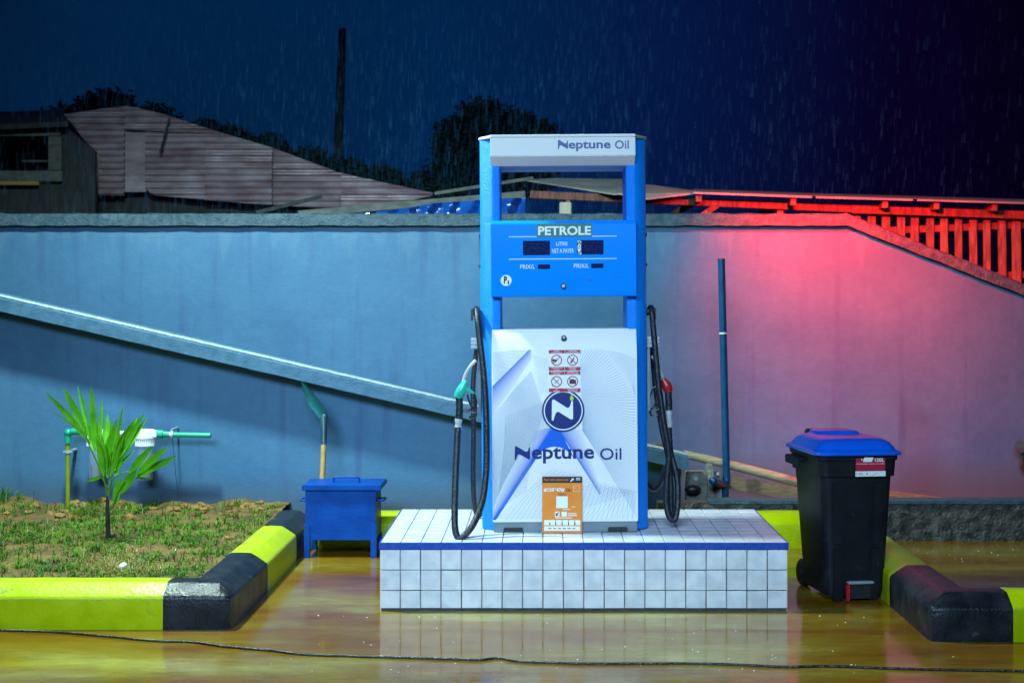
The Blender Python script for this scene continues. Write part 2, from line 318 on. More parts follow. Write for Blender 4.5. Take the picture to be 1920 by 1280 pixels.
# transparent filter bowl
def clear_mat():
    m = bpy.data.materials.new('clear_filter_plastic'); m.use_nodes = True
    b = m.node_tree.nodes['Principled BSDF']
    b.inputs['Base Color'].default_value = (0.75, 0.85, 0.92, 1); b.inputs['Roughness'].default_value = 0.08
    b.inputs['Transmission Weight'].default_value = 0.0; b.inputs['Alpha'].default_value = 0.17
    return m
M['clear'] = clear_mat()
def wear(m, colour, scale, thr, amount=1.0):
    """chips where the paint has gone"""
    n, l = m.node_tree.nodes, m.node_tree.links; b = n['Principled BSDF']; src = b.inputs['Base Color'].links[0].from_socket
    tcn = n.new('ShaderNodeTexCoord'); t = n.new('ShaderNodeTexNoise'); t.inputs['Scale'].default_value = scale; t.inputs['Detail'].default_value = 8; t.inputs['Roughness'].default_value = 0.65
    l.new(tcn.outputs['Object'], t.inputs['Vector'])
    r = n.new('ShaderNodeMapRange'); r.inputs['From Min'].default_value = thr; r.inputs['From Max'].default_value = thr+0.03; r.inputs['To Max'].default_value = amount; l.new(t.outputs['Fac'], r.inputs['Value'])
    x = n.new('ShaderNodeMix'); x.data_type = 'RGBA'; l.new(r.outputs[0], x.inputs[0]); l.new(src, x.inputs[6]); x.inputs[7].default_value = (*colour, 1); l.new(x.outputs[2], b.inputs['Base Color'])
wear(M['kerb_yellow'], (0.15, 0.17, 0.09), 6.5, 0.655, 0.6); wear(M['kerb_black'], (0.07, 0.075, 0.07), 7.5, 0.655, 0.7)
wear(M['box_blue'], (0.05, 0.06, 0.10), 11, 0.68, 0.8); wear(M['blue_trim'], (0.25, 0.32, 0.45), 30, 0.68, 0.8)
wear(M['tile'], (0.42, 0.44, 0.46), 17, 0.70, 0.7); wear(M['bin_black'], (0.022, 0.026, 0.032), 9, 0.60, 0.6)
# print with stored colours (gradients of the sticker on the pump)
def print_mat():
    m = bpy.data.materials.new('gradient_print'); m.use_nodes = True
    n, l = m.node_tree.nodes, m.node_tree.links; b = n['Principled BSDF']
    a = n.new('ShaderNodeVertexColor'); a.layer_name = 'print'; l.new(a.outputs[0], b.inputs['Base Color'])
    b.inputs['Roughness'].default_value = 0.35
    return m
M['print'] = print_mat()
# wet forecourt slab
def ground_mat():
    m = bpy.data.materials.new('wet_muddy_concrete'); m.use_nodes = True
    n, l = m.node_tree.nodes, m.node_tree.links; b = n['Principled BSDF']
    tcn = n.new('ShaderNodeTexCoord')
    def nz_(scale, st, detail=6, rough=0.55):
        mp = n.new('ShaderNodeMapping'); mp.inputs['Scale'].default_value = st; l.new(tcn.outputs['Object'], mp.inputs[0])
        t = n.new('ShaderNodeTexNoise'); t.inputs['Scale'].default_value = scale; t.inputs['Detail'].default_value = detail; t.inputs['Roughness'].default_value = rough
        l.new(mp.outputs[0], t.inputs['Vector']); return t.outputs['Fac']
    def ramp(f, *st):
        r = n.new('ShaderNodeValToRGB'); el = r.color_ramp.elements
        el[0].position, el[0].color = st[0][0], (*st[0][1], 1); el[1].position, el[1].color = st[-1][0], (*st[-1][1], 1)
        for p, c in st[1:-1]:
            q = el.new(p); q.color = (*c, 1)
        l.new(f, r.inputs[0]); return r.outputs[0]
    a = nz_(1.3, (0.55, 1.6, 1))
    c = ramp(a, (0.26, (0.115, 0.034, 0.001)), (0.42, (0.185, 0.078, 0.003)), (0.57, (0.225, 0.142, 0.014)), (0.74, (0.33, 0.28, 0.075)))
    d = nz_(14, (0.5, 1.4, 1), 8, 0.7)
    dv = ramp(d, (0.3, (0.72,)*3), (0.7, (1.15,)*3))
    mx = n.new('ShaderNodeMix'); mx.data_type = 'RGBA'; mx.blend_type = 'MULTIPLY'; mx.inputs[0].default_value = 1
    l.new(c, mx.inputs[6]); l.new(dv, mx.inputs[7])
    # thin line of red mud washed along the front of the island
    s = n.new('ShaderNodeSeparateXYZ'); l.new(tcn.outputs['Object'], s.inputs[0])
    wv = nz_(1.4, (1, 0.2, 1), 5)
    f = n.new('ShaderNodeMath'); f.operation = 'MULTIPLY_ADD'; f.inputs[1].default_value = 0.30; l.new(wv, f.inputs[0]); l.new(s.outputs['Y'], f.inputs[2])
    g = n.new('ShaderNodeMath'); g.operation = 'SUBTRACT'; g.inputs[1].default_value = 7.29; l.new(f.outputs[0], g.inputs[0])
    h = n.new('ShaderNodeMath'); h.operation = 'ABSOLUTE'; l.new(g.outputs[0], h.inputs[0])
    k = n.new('ShaderNodeMapRange'); k.inputs['From Min'].default_value = 0.0; k.inputs['From Max'].default_value = 0.055; k.inputs['To Min'].default_value = 1; k.inputs['To Max'].default_value = 0
    l.new(h.outputs[0], k.inputs['Value'])
    br = nz_(7, (1, 1, 1), 4); kk = n.new('ShaderNodeMath'); kk.operation = 'MULTIPLY'; kq = n.new('ShaderNodeMath'); kq.operation = 'MULTIPLY'; kq.inputs[1].default_value = 1.7; kq.use_clamp = True; l.new(k.outputs[0], kq.inputs[0]); l.new(kq.outputs[0], kk.inputs[0]); l.new(br, kk.inputs[1])
    mx2 = n.new('ShaderNodeMix'); mx2.data_type = 'RGBA'; l.new(kk.outputs[0], mx2.inputs[0]); l.new(mx.outputs[2], mx2.inputs[6]); mx2.inputs[7].default_value = (0.16, 0.045, 0.012, 1)
    l.new(mx2.outputs[2], b.inputs['Base Color'])
    rr = nz_(2.2, (0.5, 1.3, 1), 6)
    m3 = n.new('ShaderNodeMapRange'); m3.inputs['From Min'].default_value = 0.3; m3.inputs['From Max'].default_value = 0.7; m3.inputs['To Min'].default_value = 0.02; m3.inputs['To Max'].default_value = 0.26
    l.new(rr, m3.inputs['Value']); l.new(m3.outputs[0], b.inputs['Roughness'])
    b.inputs['Specular IOR Level'].default_value = 0.5
    b.inputs['IOR'].default_value = 1.5
    b1 = nz_(2.6, (0.8, 2.0, 1), 5); b2 = nz_(38, (0.6, 1.5, 1), 6)
    ad = n.new('ShaderNodeMath'); ad.operation = 'MULTIPLY_ADD'; ad.inputs[1].default_value = 0.18; l.new(b2, ad.inputs[0]); l.new(b1, ad.inputs[2])
    bp = n.new('ShaderNodeBump'); bp.inputs['Strength'].default_value = 0.13; bp.inputs['Distance'].default_value = 0.012
    l.new(ad.outputs[0], bp.inputs['Height']); l.new(bp.outputs[0], b.inputs['Normal'])
    return m
M['ground'] = ground_mat()
def rain_mat():
    m = bpy.data.materials.new('falling_water'); m.use_nodes = True
    n, l = m.node_tree.nodes, m.node_tree.links; b = n['Principled BSDF']
    b.inputs['Base Color'].default_value = (0.10, 0.42, 0.85, 1); b.inputs['Roughness'].default_value = 0.5; b.inputs['Alpha'].default_value = 0.021
    return m
M['rain'] = rain_mat()

# ================================================================== THE SETTING
g = MB(); g.add([(-120, -6, 0), (120, -6, 0), (120, 240, 0), (-120, 240, 0)], [(0, 1, 2, 3)])
g.build('ground', M['ground'], kind='structure', smooth=False)

# --- rear boundary wall with its coping (level, then falling to the right)
WY = 11.2
bw = empty('boundary_wall', (0, WY, 0), 'tall grey rendered boundary wall behind the pump, lit red at its right end', 'wall')
off = (0, WY, 0)
zt = ZP(424, WY); xk = XP(1586, WY); xr = 7.2; slope = -(ZP(424, WY)-ZP(556, WY))/(XP(1920, WY)-xk)
zr = max(zt+slope*(xr-xk), 0.1)
m_ = MB(off); m_.prism([(-7.5, 0), (xr, 0), (xr, zr), (xk, zt), (-7.5, zt)], 'y', WY, WY+0.22)
m_.build('rendered_face', M['wall_drip'], bw, smooth=False)
def coping(path, y0, y1, th, name, parent, off, amp=0.006, step=0.045, m='coping'):
    """slab with rough arrises following path [(x,z)...] (z = underside)"""
    mb = MB(off); pts = []
    for (xa, za), (xb, zb) in zip(path[:-1], path[1:]):
        n = max(2, int((xb-xa)/step)); pts += [(xa+(xb-xa)*i/n, za+(zb-za)*i/n) for i in range(n)]
    pts.append(path[-1]); vs = []; ring = 8
    for i, (x, z) in enumerate(pts):
        j = lambda k: amp*(noise.noise(Vector((x*9, k*7.3, z*5)))+0.6*noise.noise(Vector((x*31, k*3.1, 2))))
        vs += [(x, y0+j(1), z+j(2)), (x, y0+j(3)*.6, z+th*0.5), (x, y0+j(4), z+th-0.012+j(5)), (x, y0+0.014+j(6), z+th+j(7)),
               (x, (y0+y1)/2, z+th+0.004+j(8)), (x, y1, z+th+j(9)), (x, y1, z+j(10)), (x, (y0+y1)/2, z)]
    fs = [(i*ring+k, i*ring+(k+1) % ring, (i+1)*ring+(k+1) % ring, (i+1)*ring+k) for i in range(len(pts)-1) for k in range(ring)]
    fs += [tuple(range(ring)), tuple((len(pts)-1)*ring+k for k in range(ring-1, -1, -1))]
    mb.add(vs, fs); return mb.build(name, M[m], parent)
coping([(-7.5, zt+0.002), (xk, zt+0.002), (xr, zr+0.002)], WY-0.055, WY+0.29, 0.095, 'coping', bw, off)

# --- sloping ramp wall in front of it
RY = 10.05
rw = empty('ramp_wall', (-1.5, RY, 0), 'lower grey wall with a sloping coping that falls from the left edge to behind the pump', 'wall')
off = (-1.5, RY, 0)
CY = 9.85
ca, cb = W(-330, 508, CY), W(1291, 882, CY)
def cz(x): return ca.z+(cb.z-ca.z)*(x-ca.x)/(cb.x-ca.x)
m_ = MB(off); m_.prism([(ca.x, 0), (0.985, 0), (0.985, cz(0.985)), (ca.x, ca.z)], 'y', RY, RY+0.18)
m_.build('rendered_face', M['wall'], rw, smooth=False)
coping([(ca.x, ca.z+0.002), (cb.x, cb.z+0.002)], CY, CY+0.40, 0.100, 'coping', rw, off, 0.0022, m='coping_smooth')
b = MB(off); vs = []; n = 150     # rough light mortar left along the upper edge
for i in range(n+1):
    x = ca.x+(cb.x-ca.x)*i/n; z = cz(x)+0.100; j = 0.006*noise.noise(Vector((x*13, 4, 1)))+0.005*noise.noise(Vector((x*41, 2, 7)))
    vs += [(x, CY+0.010, z-0.004-abs(j)*1.2), (x, CY+0.003, z+0.006+j*.5), (x, CY+0.03, z+0.017+j), (x, CY+0.12+j*3, z+0.012), (x, CY+0.13+j*3, z)]
b.add(vs, [(i*5+k, i*5+(k+1) % 5, (i+1)*5+(k+1) % 5, (i+1)*5+k) for i in range(n) for k in range(5)]+[(0, 1, 2, 3, 4), tuple(n*5+k for k in (4, 3, 2, 1, 0))])
b.build('mortar_edge', mat('pale_mortar', (0.22, 0.32, 0.38), (0.36, 0.46, 0.52), 0.5, scale=25, bump=0.4, bscale=70), rw)

# --- low rough concrete wall at the right
lw = empty('low_wall', (3.0, 9.78, 0), 'low rough grey concrete upstand running behind the wheeled bin', 'wall')
mb = MB((3.0, 9.78, 0)); nx, nzv = 260, 12; x0, x1 = 0.80, 6.4; htop = 0.262
vs = []
for i in range(nx+1):
    x = x0+(x1-x0)*i/nx
    for j in range(nzv+1):
        z = htop*j/nzv
        d = 0.020*noise.noise(Vector((x*14, 3, z*16)))+0.014*noise.noise(Vector((x*38, 1, z*38)))+0.022*max(0, noise.noise(Vector((x*4, 9, z*8))))
        if j == nzv: d = 0.006*noise.noise(Vector((x*20, 0, 0)))
        vs.append((x, 9.78+d, z))
    vs.append((x, 9.93, htop+0.004*noise.noise(Vector((x*9, 0, 4))))); vs.append((x, 9.93, 0))
rg = nzv+3
fs = [(i*rg+k, (i+1)*rg+k, (i+1)*rg+k+1, i*rg+k+1) for i in range(nx) for k in range(rg-1)]
fs += [tuple(range(rg)), tuple(nx*rg+k for k in range(rg-1, -1, -1))]
mb.add(vs, fs); mb.build('rough_face', M['rough'], lw)
m_ = MB((3.0, 9.78, 0)); vs = []
for i in range(121):
    x = x0+0.35+(x1-x0-0.35)*i/120; yy = 9.768+0.010*noise.noise(Vector((x*17, 5, 5)))
    for (y, z) in ((yy, htop-0.006+0.006*noise.noise(Vector((x*23, 2, 0)))), (yy, htop+0.016), (9.935, htop+0.016), (9.935, htop-0.004)): vs.append((x, y, z))
m_.add(vs, [(i*4+k, (i+1)*4+k, (i+1)*4+(k+1) % 4, i*4+(k+1) % 4) for i in range(120) for k in range(4)]+[(0, 1, 2, 3), (483, 482, 481, 480)])
m_.build('cement_top', M['coping'], lw)

# --- kerbs: cast blocks painted yellow and black
PROFILE = [(0.0, 0.0), (0.0, 0.08), (0.0, 0.150), (0.004, 0.163), (0.012, 0.170), (0.045, 0.192), (0.082, 0.216), (0.092, 0.221), (0.105, 0.223), (0.16, 0.224), (0.208, 0.222), (0.22, 0.215), (0.22, 0.0)]
def kerb_block(path, colour, parent, off):
    """path: list of (x, y, inward dx, inward dy)"""
    mb = MB(off); st = []
    for a, b in zip(path[:-1], path[1:]):
        L = math.hypot(b[0]-a[0], b[1]-a[1]); n = max(2, int(L/0.035))
        st += [tuple(a[k]+(b[k]-a[k])*i/n for k in range(4)) for i in range(n)]
    st.append(path[-1]); vs = []; n = len(PROFILE)
    for x, y, dx, dy in st:
        for k, (o_, z) in enumerate(PROFILE):
            a = 0.0030*noise.noise(Vector((x*4+k*.2, y*4, z*5)))+0.0012*noise.noise(Vector((x*26, y*26+k*3, z*30)))
            if z == 0: a = 0
            vs.append((x+dx*(o_+a), y+dy*(o_+a), z+(0.8*a if 0 < z else 0)))
    fs = [(i*n+k, i*n+k+1, (i+1)*n+k+1, (i+1)*n+k) for i in range(len(st)-1) for k in range(n-1)]
    fs += [tuple(range(n)), tuple((len(st)-1)*n+k for k in range(n-1, -1, -1))]
    mb.add(vs, fs); me = mb.build(colour+'_block', M['kerb_'+colour], parent); return me
KX, KY = -1.56, 7.17
k1 = empty('kerb', (KX, KY, 0), 'yellow and black painted kerb round the grass bed at the left', 'kerb', 'painted concrete kerbs'); off = k1.location
xs = XP(305, KY); r_ = 0.06
kerb_block([(-6.2, KY, 0, 1), (-3.42, KY, 0, 1)], 'black', k1, off)
kerb_block([(-3.42, KY, 0, 1), (xs, KY, 0, 1)], 'yellow', k1, off)
kerb_block([(xs, KY, 0, 1), (KX-r_, KY, -0.28, 1), (KX-0.012, KY+0.012, -1, 1), (KX, KY+r_, -1, 0.28), (KX, 8.09, -1, 0)], 'black', k1, off)
kerb_block([(KX, 8.09, -1, 0), (KX, 9.04, -1, 0)], 'yellow', k1, off)
kerb_block([(KX, 9.04, -1, 0), (KX, 9.70, -1, 0)], 'black', k1, off)
RX = 1.89; RYF = 6.915
k2 = empty('kerb', (0.2, 9.5, 0), 'yellow painted kerb running behind the tiled island', 'kerb', 'painted concrete kerbs'); off = k2.location
kerb_block([(KX+0.003, 9.5, 0, 1), (RX-0.003, 9.5, 0, 1)], 'yellow', k2, off)
k3 = empty('kerb', (RX, RYF, 0), 'black kerb corner with yellow ends at the right, beside the bin', 'kerb', 'painted concrete kerbs'); off = k3.location
xe = XP(1900, RYF)
kerb_block([(RX, 9.72, 1, 0), (RX, 7.73, 1, 0)], 'yellow', k3, off)
kerb_block([(RX, 7.73, 1, 0), (RX, RYF+r_, 1, 0.28), (RX+0.012, RYF+0.012, 1, 1), (RX+r_, RYF, 0.28, 1), (xe, RYF, 0, 1)], 'black', k3, off)
kerb_block([(xe, RYF, 0, 1), (4.6, RYF, 0, 1)], 'yellow', k3, off)

# --- garden bed
def soil_z(x, y):
    return 0.195+0.02*(y-7.4)/2.6+0.022*noise.noise(Vector((x*2.1, y*2.1, 0)))+0.018*noise.noise(Vector((x*7, y*7, 3)))+0.011*noise.noise(Vector((x*19, y*19, 6)))+0.006*noise.noise(Vector((x*47, y*47, 2)))+0.055*max(0, (y-9.6)/0.45)*max(0, noise.noise(Vector((x*3.1, 1, 8)))+.25)
mb = MB(); nx, ny = 260, 160; X0, X1, Y0, Y1 = -6.2, -1.775, 7.385, 10.055
vs = [(X0+(X1-X0)*i/nx, Y0+(Y1-Y0)*j/ny, soil_z(X0+(X1-X0)*i/nx, Y0+(Y1-Y0)*j/ny)) for i in range(nx+1) for j in range(ny+1)]
mb.add(vs, [(i*(ny+1)+j, (i+1)*(ny+1)+j, (i+1)*(ny+1)+j+1, i*(ny+1)+j+1) for i in range(nx) for j in range(ny)])
mb.build('garden_soil', M['soil'], kind='structure')
# clods
mb = MB()
for _ in range(150):
    x = random.uniform(-4.6, -1.85); y = random.choice((random.uniform(9.5, 9.95), random.uniform(9.75, 9.98), random.uniform(7.5, 9.9)))
    s = random.uniform(0.008, 0.034)*(1.0 if y > 9.4 else 0.6); k = len(mb.v)
    mb.ball((x, y, soil_z(x, y)+s*0.3), s, random.uniform(.8, 1.4), random.uniform(.8, 1.2), random.uniform(.5, .9), 7, 5)
    for v in mb.v[k:]: v += Vector((noise.noise(v*40), noise.noise(v*40+Vector((9, 0, 0))), noise.noise(v*40+Vector((0, 9, 0)))))*s*0.6
mb.build('soil_clods', M['clod'], kind='stuff', label='lumps of orange soil scattered on the garden bed', cat='soil clods')
# grass
def blade(mb, x, y, z, h, wd, lean, az):
    d = Vector((math.cos(az), math.sin(az), 0)); s = Vector((-d.y, d.x, 0))*wd/2; p = Vector((x, y, z))
    a = p+d*lean*0.3*h+Vector((0, 0, h*0.6)); b = p+d*lean*h+Vector((0, 0, h*(1-0.35*lean)))
    mb.add([p-s, p+s, a+s*0.8, a-s*0.8, b], [(0, 1, 2, 3), (3, 2, 4)])
gm = MB()
for _ in range(9500):
    x = random.uniform(-4.4, -1.80); y = random.uniform(7.41, 9.9)
    d = noise.noise(Vector((x*2.2, y*2.2, 31)))+0.6*noise.noise(Vector((x*6, y*6, 15)))+(0.10 if y < 9.2 else -0.2)
    if d < random.uniform(-0.60, 0.12): continue
    blade(gm, x, y, soil_z(x, y)-0.006, random.uniform(.02, .07), random.uniform(.003, .007), random.uniform(.4, 1.5), random.uniform(0, 6.28))
for _ in range(1700):
    x = random.uniform(-4.4, -1.80); y = random.uniform(7.41, 9.9)
    d = noise.noise(Vector((x*2.6, y*2.6, 11)))+0.5*noise.noise(Vector((x*7, y*7, 5)))+(0.12 if y < 9.1 else -0.22)
    if d < random.uniform(-0.50, 0.22): continue
    hs = random.uniform(.6, 1.25); rr = random.uniform(.008, .022)
    for _k in range(random.randint(7, 16)):
        az = random.uniform(0, 6.28)
        blade(gm, x+math.cos(az)*rr*random.random(), y+math.sin(az)*rr*random.random(), soil_z(x, y)-0.006, hs*random.uniform(.02, .065), random.uniform(.0035, .0075), random.uniform(.5, 1.5), az+random.gauss(0, .4))
for (px, py, h, n) in ((18, 945, .17, 26), (40, 950, .13, 18), (290, 945, .09, 16), (326, 948, .07, 10), (416, 955, .08, 8), (446, 955, .10, 16), (348, 958, .05, 12), (505, 958, .08, 5), (895, 950, .09, 4), (10, 1000, .1, 14), (840, 955, .04, 6)):
    b = G(px, py, 0.21); b.y = min(b.y, 9.97)
    if px > 700: b = Vector((XP(px, 9.8), 9.78, 0.0)); h += 0.22
    for _k in range(n):
        x = b.x+random.gauss(0, .025); y = min(b.y+random.gauss(0, .02), 10.0)
        blade(gm, x, y, soil_z(x, y)-0.01 if px < 700 else 0, h*random.uniform(.5, 1), random.uniform(.004, .010), random.uniform(.1, .7), random.uniform(0, 6.28))
gm.build('grass', M['grass'], kind='stuff', recalc=False, smooth=False, label='patchy wet green grass growing on the garden bed', cat='grass')
sm = MB()
for _ in range(520):
    b = G(random.gauss(222, 34), random.gauss(1066, 11), 0.2); b.y = max(7.42, b.y)
    blade(sm, b.x, b.y, soil_z(b.x, b.y), random.uniform(.03, .07), .004, random.uniform(.9, 1.6), random.uniform(0, 6.28))
sm.build('dry_straw', M['straw'], kind='stuff', recalc=False, smooth=False, label='patch of dry yellow straw near the front of the grass bed', cat='straw')
# crumpled litter
b = G(231, 1068, 0.205); mb = MB((b.x, b.y, soil_z(b.x, b.y))); mb.ball((b.x, b.y, soil_z(b.x, b.y)+0.018), 0.027, 1.1, .9, .95, 12, 9)
for v in mb.v: v += Vector((noise.noise(v*70), noise.noise(v*70+Vector((5, 0, 0))), noise.noise(v*70+Vector((0, 5, 0)))))*0.016
o = mb.build('crumpled_paper', M['paper'], smooth=False, label='small white crumpled scrap lying on dry straw in the grass bed', cat='litter'); o.location = (b.x, b.y, soil_z(b.x, b.y))

# ================================================================== TILED ISLAND
IX0, IX1, IY0, IY1, IZ = -0.866, 1.314, 7.60, 8.80, 0.364
P = 0.109
isl = empty('pump_island', ((IX0+IX1)/2, 8.2, 0), 'white tiled island with a blue edge strip, carrying the fuel pump', 'pump island')
off = Vector(isl.location)
m_ = MB(off); m_.box(IX0+0.007, IX1-0.007, IY0+0.007, IY1-0.007, 0, IZ-0.006); m_.build('core', M['grout'], isl, smooth=False)
def tile_mesh(sx, sy, th, c=0.0022):
    b = MB(); h, k = sx/2, sy/2
    b.add([(-h, -k, 0), (h, -k, 0), (h, k, 0), (-h, k, 0), (-h, -k, th-c), (h, -k, th-c), (h, k, th-c), (-h, k, th-c),
           (-h+c, -k+c, th), (h-c, -k+c, th), (h-c, k-c, th), (-h+c, k-c, th)],
          [(0, 1, 5, 4), (1, 2, 6, 5), (2, 3, 7, 6), (3, 0, 4, 7), (4, 5, 9, 8), (5, 6, 10, 9), (6, 7, 11, 10), (7, 4, 8, 11), (8, 9, 10, 11)])
    me = bpy.data.meshes.new('tile'); me.from_pydata(b.v, [], b.f); me.materials.append(M['tile']); return me
tt = tile_mesh(0.1052, 0.1072, 0.007); tf = tile_mesh(0.1045, 0.1052, 0.008); tlow = tile_mesh(0.1045, 0.0925, 0.008)
def put(me, loc, rot):
    o = bpy.data.objects.new('tile', me); col.objects.link(o); o.parent = isl; o.location = Vector(loc)-off; o.rotation_euler = rot
jr = lambda a: random.gauss(0, a)
for i in range(20):
    x = IX0+P*(i+.5)
    for j in range(11):
        y = IY0+0.001+P*(j+.5)
        if -0.30 < x < 0.56 and 8.0 < y < 8.36: continue      # under the pump
        put(tt, (x, y, IZ-0.007+jr(.0003)), (jr(.002), jr(.002), jr(.002)))
    for j in range(3):
        z = IZ-0.037-P*(j+.5)
        if j == 2: z += 0.0062
        put(tf if j < 2 else tlow, (x+jr(.0004), IY0+0.008+jr(.0006), z+jr(.0005)), (R(90)+jr(.004), jr(.003), jr(.004)))
sb = MB(off)
for xs_, sg in ((IX0, 1), (IX1, -1)):
    for j in range(11):
        for k in range(3):
            y = IY0+0.012+P*(j+.5); z = IZ-0.037-P*(k+.5); x = xs_
            sb.box(min(x, x+sg*.008), max(x, x+sg*.008), y-.0525, y+.0525, z-.0525, z+.0525)
sb.build('side_tiles', M['tile'], isl, kind='stuff', smooth=False)
tr = MB(off); z0 = IZ-0.036
tr.box(IX0-0.005, IX1+0.005, IY0-0.005, IY0+0.0055, z0, IZ+0.001)
tr.build('edge_strip', M['blue_trim'], isl, bevel=0.0015)
for xa, xb in ((IX0-0.005, IX0+0.0055), (IX1-0.0055, IX1+0.005)):
    tr = MB(off); tr.box(xa, xb, IY0+0.006, IY1, z0, IZ+0.001); tr.build('edge_strip', M['blue_trim'], isl, bevel=0.0015)

# ================================================================== FUEL PUMP
S = F/7.93; PX0 = 0.132; PY0 = 8.18; TILT = R(0.4)
pump = empty('fuel_pump', (PX0, PY0, IZ), 'blue and white fuel dispenser with two hoses standing on the tiled island', 'fuel pump', rot=(0, -TILT, 0))
def pz(py): return CH-(py-HY)/S-IZ
def pxx(px, z): return (px-CX)/S-PX0+math.tan(TILT)*z
def PP(px, py):
    z = pz(py); return (pxx(px, z), z)
FY = -0.25
H = 2.218
def column(sg):
    poly = [(-.47, -.110), (-.463, -.128), (-.408, -.183), (-.396, -.188), (-.362, -.188), (-.355, -.181), (-.355, .181), (-.362, .188), (-.396, .188), (-.408, .183), (-.463, .128), (-.47, .110)]
    poly = [(sg*x, y) for x, y in poly]
    b = MB(); b.prism(poly, 'z', 0.004, H-0.016); return b.build('side_column', M['pump_blue_wet'], pump, bevel=0.002)
column(1); column(-1)
cap = MB(); cap.prism([(-.476, -.115), (-.418, -.205), (-.405, -.252), (.405, -.252), (.418, -.205), (.476, -.115), (.476, .115), (.418, .205), (.405, .252), (-.405, .252), (-.418, .205), (-.476, .115)], 'z', H-0.0155, H)
cap.build('top_cap', M['pump_white'], pump, bevel=0.003)
hx = 0.4075
hd = MB(); zf = pz(292); hd.prism([(-.25, H-.017), (-.25, zf), (-.185, zf-.052), (.185, zf-.052), (.25, zf), (.25, H-.017)], 'x', -hx+.003, hx-.003)
hd.build('header', M['pump_white'], pump, bevel=0.003)
dz1, dz0 = pz(413), pz(556)
db = MB(); db.prism([(-.228, dz1), (-.25, dz1-.020), (-.25, dz0+.028), (-.238, dz0), (.238, dz0), (.25, dz0+.028), (.25, dz1-.020), (.228, dz1)], 'x', -.405, .405)
db.build('display_box', M['pump_blue'], pump, bevel=0.003)
for px in (952, 1160):
    x, z = PP(px, 410); b = MB(); b.box(x-.022, x+.022, .10, .14, dz1-.001, dz1+.016); b.build('hinge', M['plastic_black'], pump, bevel=.002)
lz1, lzs, lz0 = pz(617), pz(655), pz(978)
lb = MB(); lb.prism([(-.19, lz1), (-.25, lzs), (-.25, lz0), (.25, lz0), (.25, lzs), (.19, lz1)], 'x', -.405, .405)
lb.build('lower_cabinet', M['pump_white'], pump, bevel=0.004)
bs = MB(); bs.box(-.40, .40, -.247, .247, 0.002, lz0-.0015); bs.build('base_plinth', M['pump_grey'], pump, bevel=0.003)
for (a, b_) in ((944, 981), (1140, 1177)):
    x0_, z1_ = PP(a, 988); x1_, _z = PP(b_, 988)
    s_ = MB(); s_.prism([(x0_, .004), (x0_, z1_-.006), (x0_+.007, z1_), (x1_-.007, z1_), (x1_, z1_-.006), (x1_, .004)], 'y', -.2485, -.24); s_.build('fork_slot', M['black_print'], pump, smooth=False)
# ---------- printing
def flat(poly_px, y, name, m, parent=pump):
    b = MB(); pts = [PP(*p) for p in poly_px]; b.add([(x, y, z) for x, z in pts], [tuple(range(len(pts)))])
    return b.build(name, m, parent, smooth=False, recalc=False)
def pbox(mb, x0, y0, x1, y1, yy):
    a = PP(x0, y1); c = PP(x1, y0); b_ = PP(x1, y1); d = PP(x0, y0)
    mb.add([(a[0], yy, a[1]), (b_[0], yy, b_[1]), (c[0], yy, c[1]), (d[0], yy, d[1])], [(0, 1, 2, 3)])
def ptext(mb, body, x0, y0, x1, y1, yy, bold=0.0):
    (a, z0), (c, z1) = PP(x0, y1), PP(x1, y0); put_text(mb, body, a, c, z0, z1, yy, bold)
def ring(mb, cx, cy, r0, r1, yy, n=40):
    vs = []
    for k in range(n):
        a = 2*math.pi*k/n
        for r in (r0, r1):
            x, z = PP(cx+r*math.cos(a), cy+r*math.sin(a)); vs.append((x, yy, z))
    mb.add(vs, [(2*k, 2*k+1, (2*k+3) % (2*n), (2*k+2) % (2*n)) for k in range(n)])
def disc(mb, cx, cy, r, yy, n=40):
    mb.add([(PP(cx+r*math.cos(2*math.pi*k/n), cy+r*math.sin(2*math.pi*k/n))[0], yy, PP(cx, cy+r*math.sin(2*math.pi*k/n))[1]) for k in range(n)], [tuple(range(n))])
def stripe(mb, pts, wpx, yy):
    q = [Vector(p) for p in pts]; vs = []
    for i, p in enumerate(q):
        t = (q[min(i+1, len(q)-1)]-q[max(i-1, 0)]).normalized(); nn = Vector((-t.y, t.x))*wpx/2
        for s in (-1, 1):
            x, z = PP(*(p+nn*s)); vs.append((x, yy, z))
    mb.add(vs, [(2*i, 2*i+1, 2*i+3, 2*i+2) for i in range(len(q)-1)])
def fin(mb, name, m, label=None, parent=pump): return mb.build(name, m, parent, smooth=False, recalc=False, label=label)
NP = [(175, 1045), (178, 790), (190, 768), (210, 775), (290, 826), (365, 876), (390, 886), (408, 876), (424, 845), (436, 796), (450, 788), (457, 800), (459, 1022), (448, 1040), (425, 1035), (345, 985), (275, 940), (248, 935), (228, 955), (212, 1000), (200, 1045), (188, 1053)]
def nshape(mb, x0, y0, x1, y1, yy):
    mb.add([(PP(x0+(u-175)/284*(x1-x0), y0+(v-768)/285*(y1-y0))[0], yy, PP(0, y0+(v-768)/285*(y1-y0))[1]) for u, v in NP], [tuple(range(len(NP)-1, -1, -1))])
def NPx(px, py): return PP(px, py)
def drop(mb, cx, y0, y1, wd, yy):
    pts = []
    h = y1-y0
    for u, v in ((0, 0), (.25, .25), (.45, .5), (.5, .7), (.36, .92), (0, 1), (-.36, .92), (-.5, .7), (-.45, .5), (-.25, .25)):
        x, z = PP(cx+u*wd, y0+v*h); pts.append((x, yy, z))
    mb.add(pts, [tuple(range(len(pts)))])
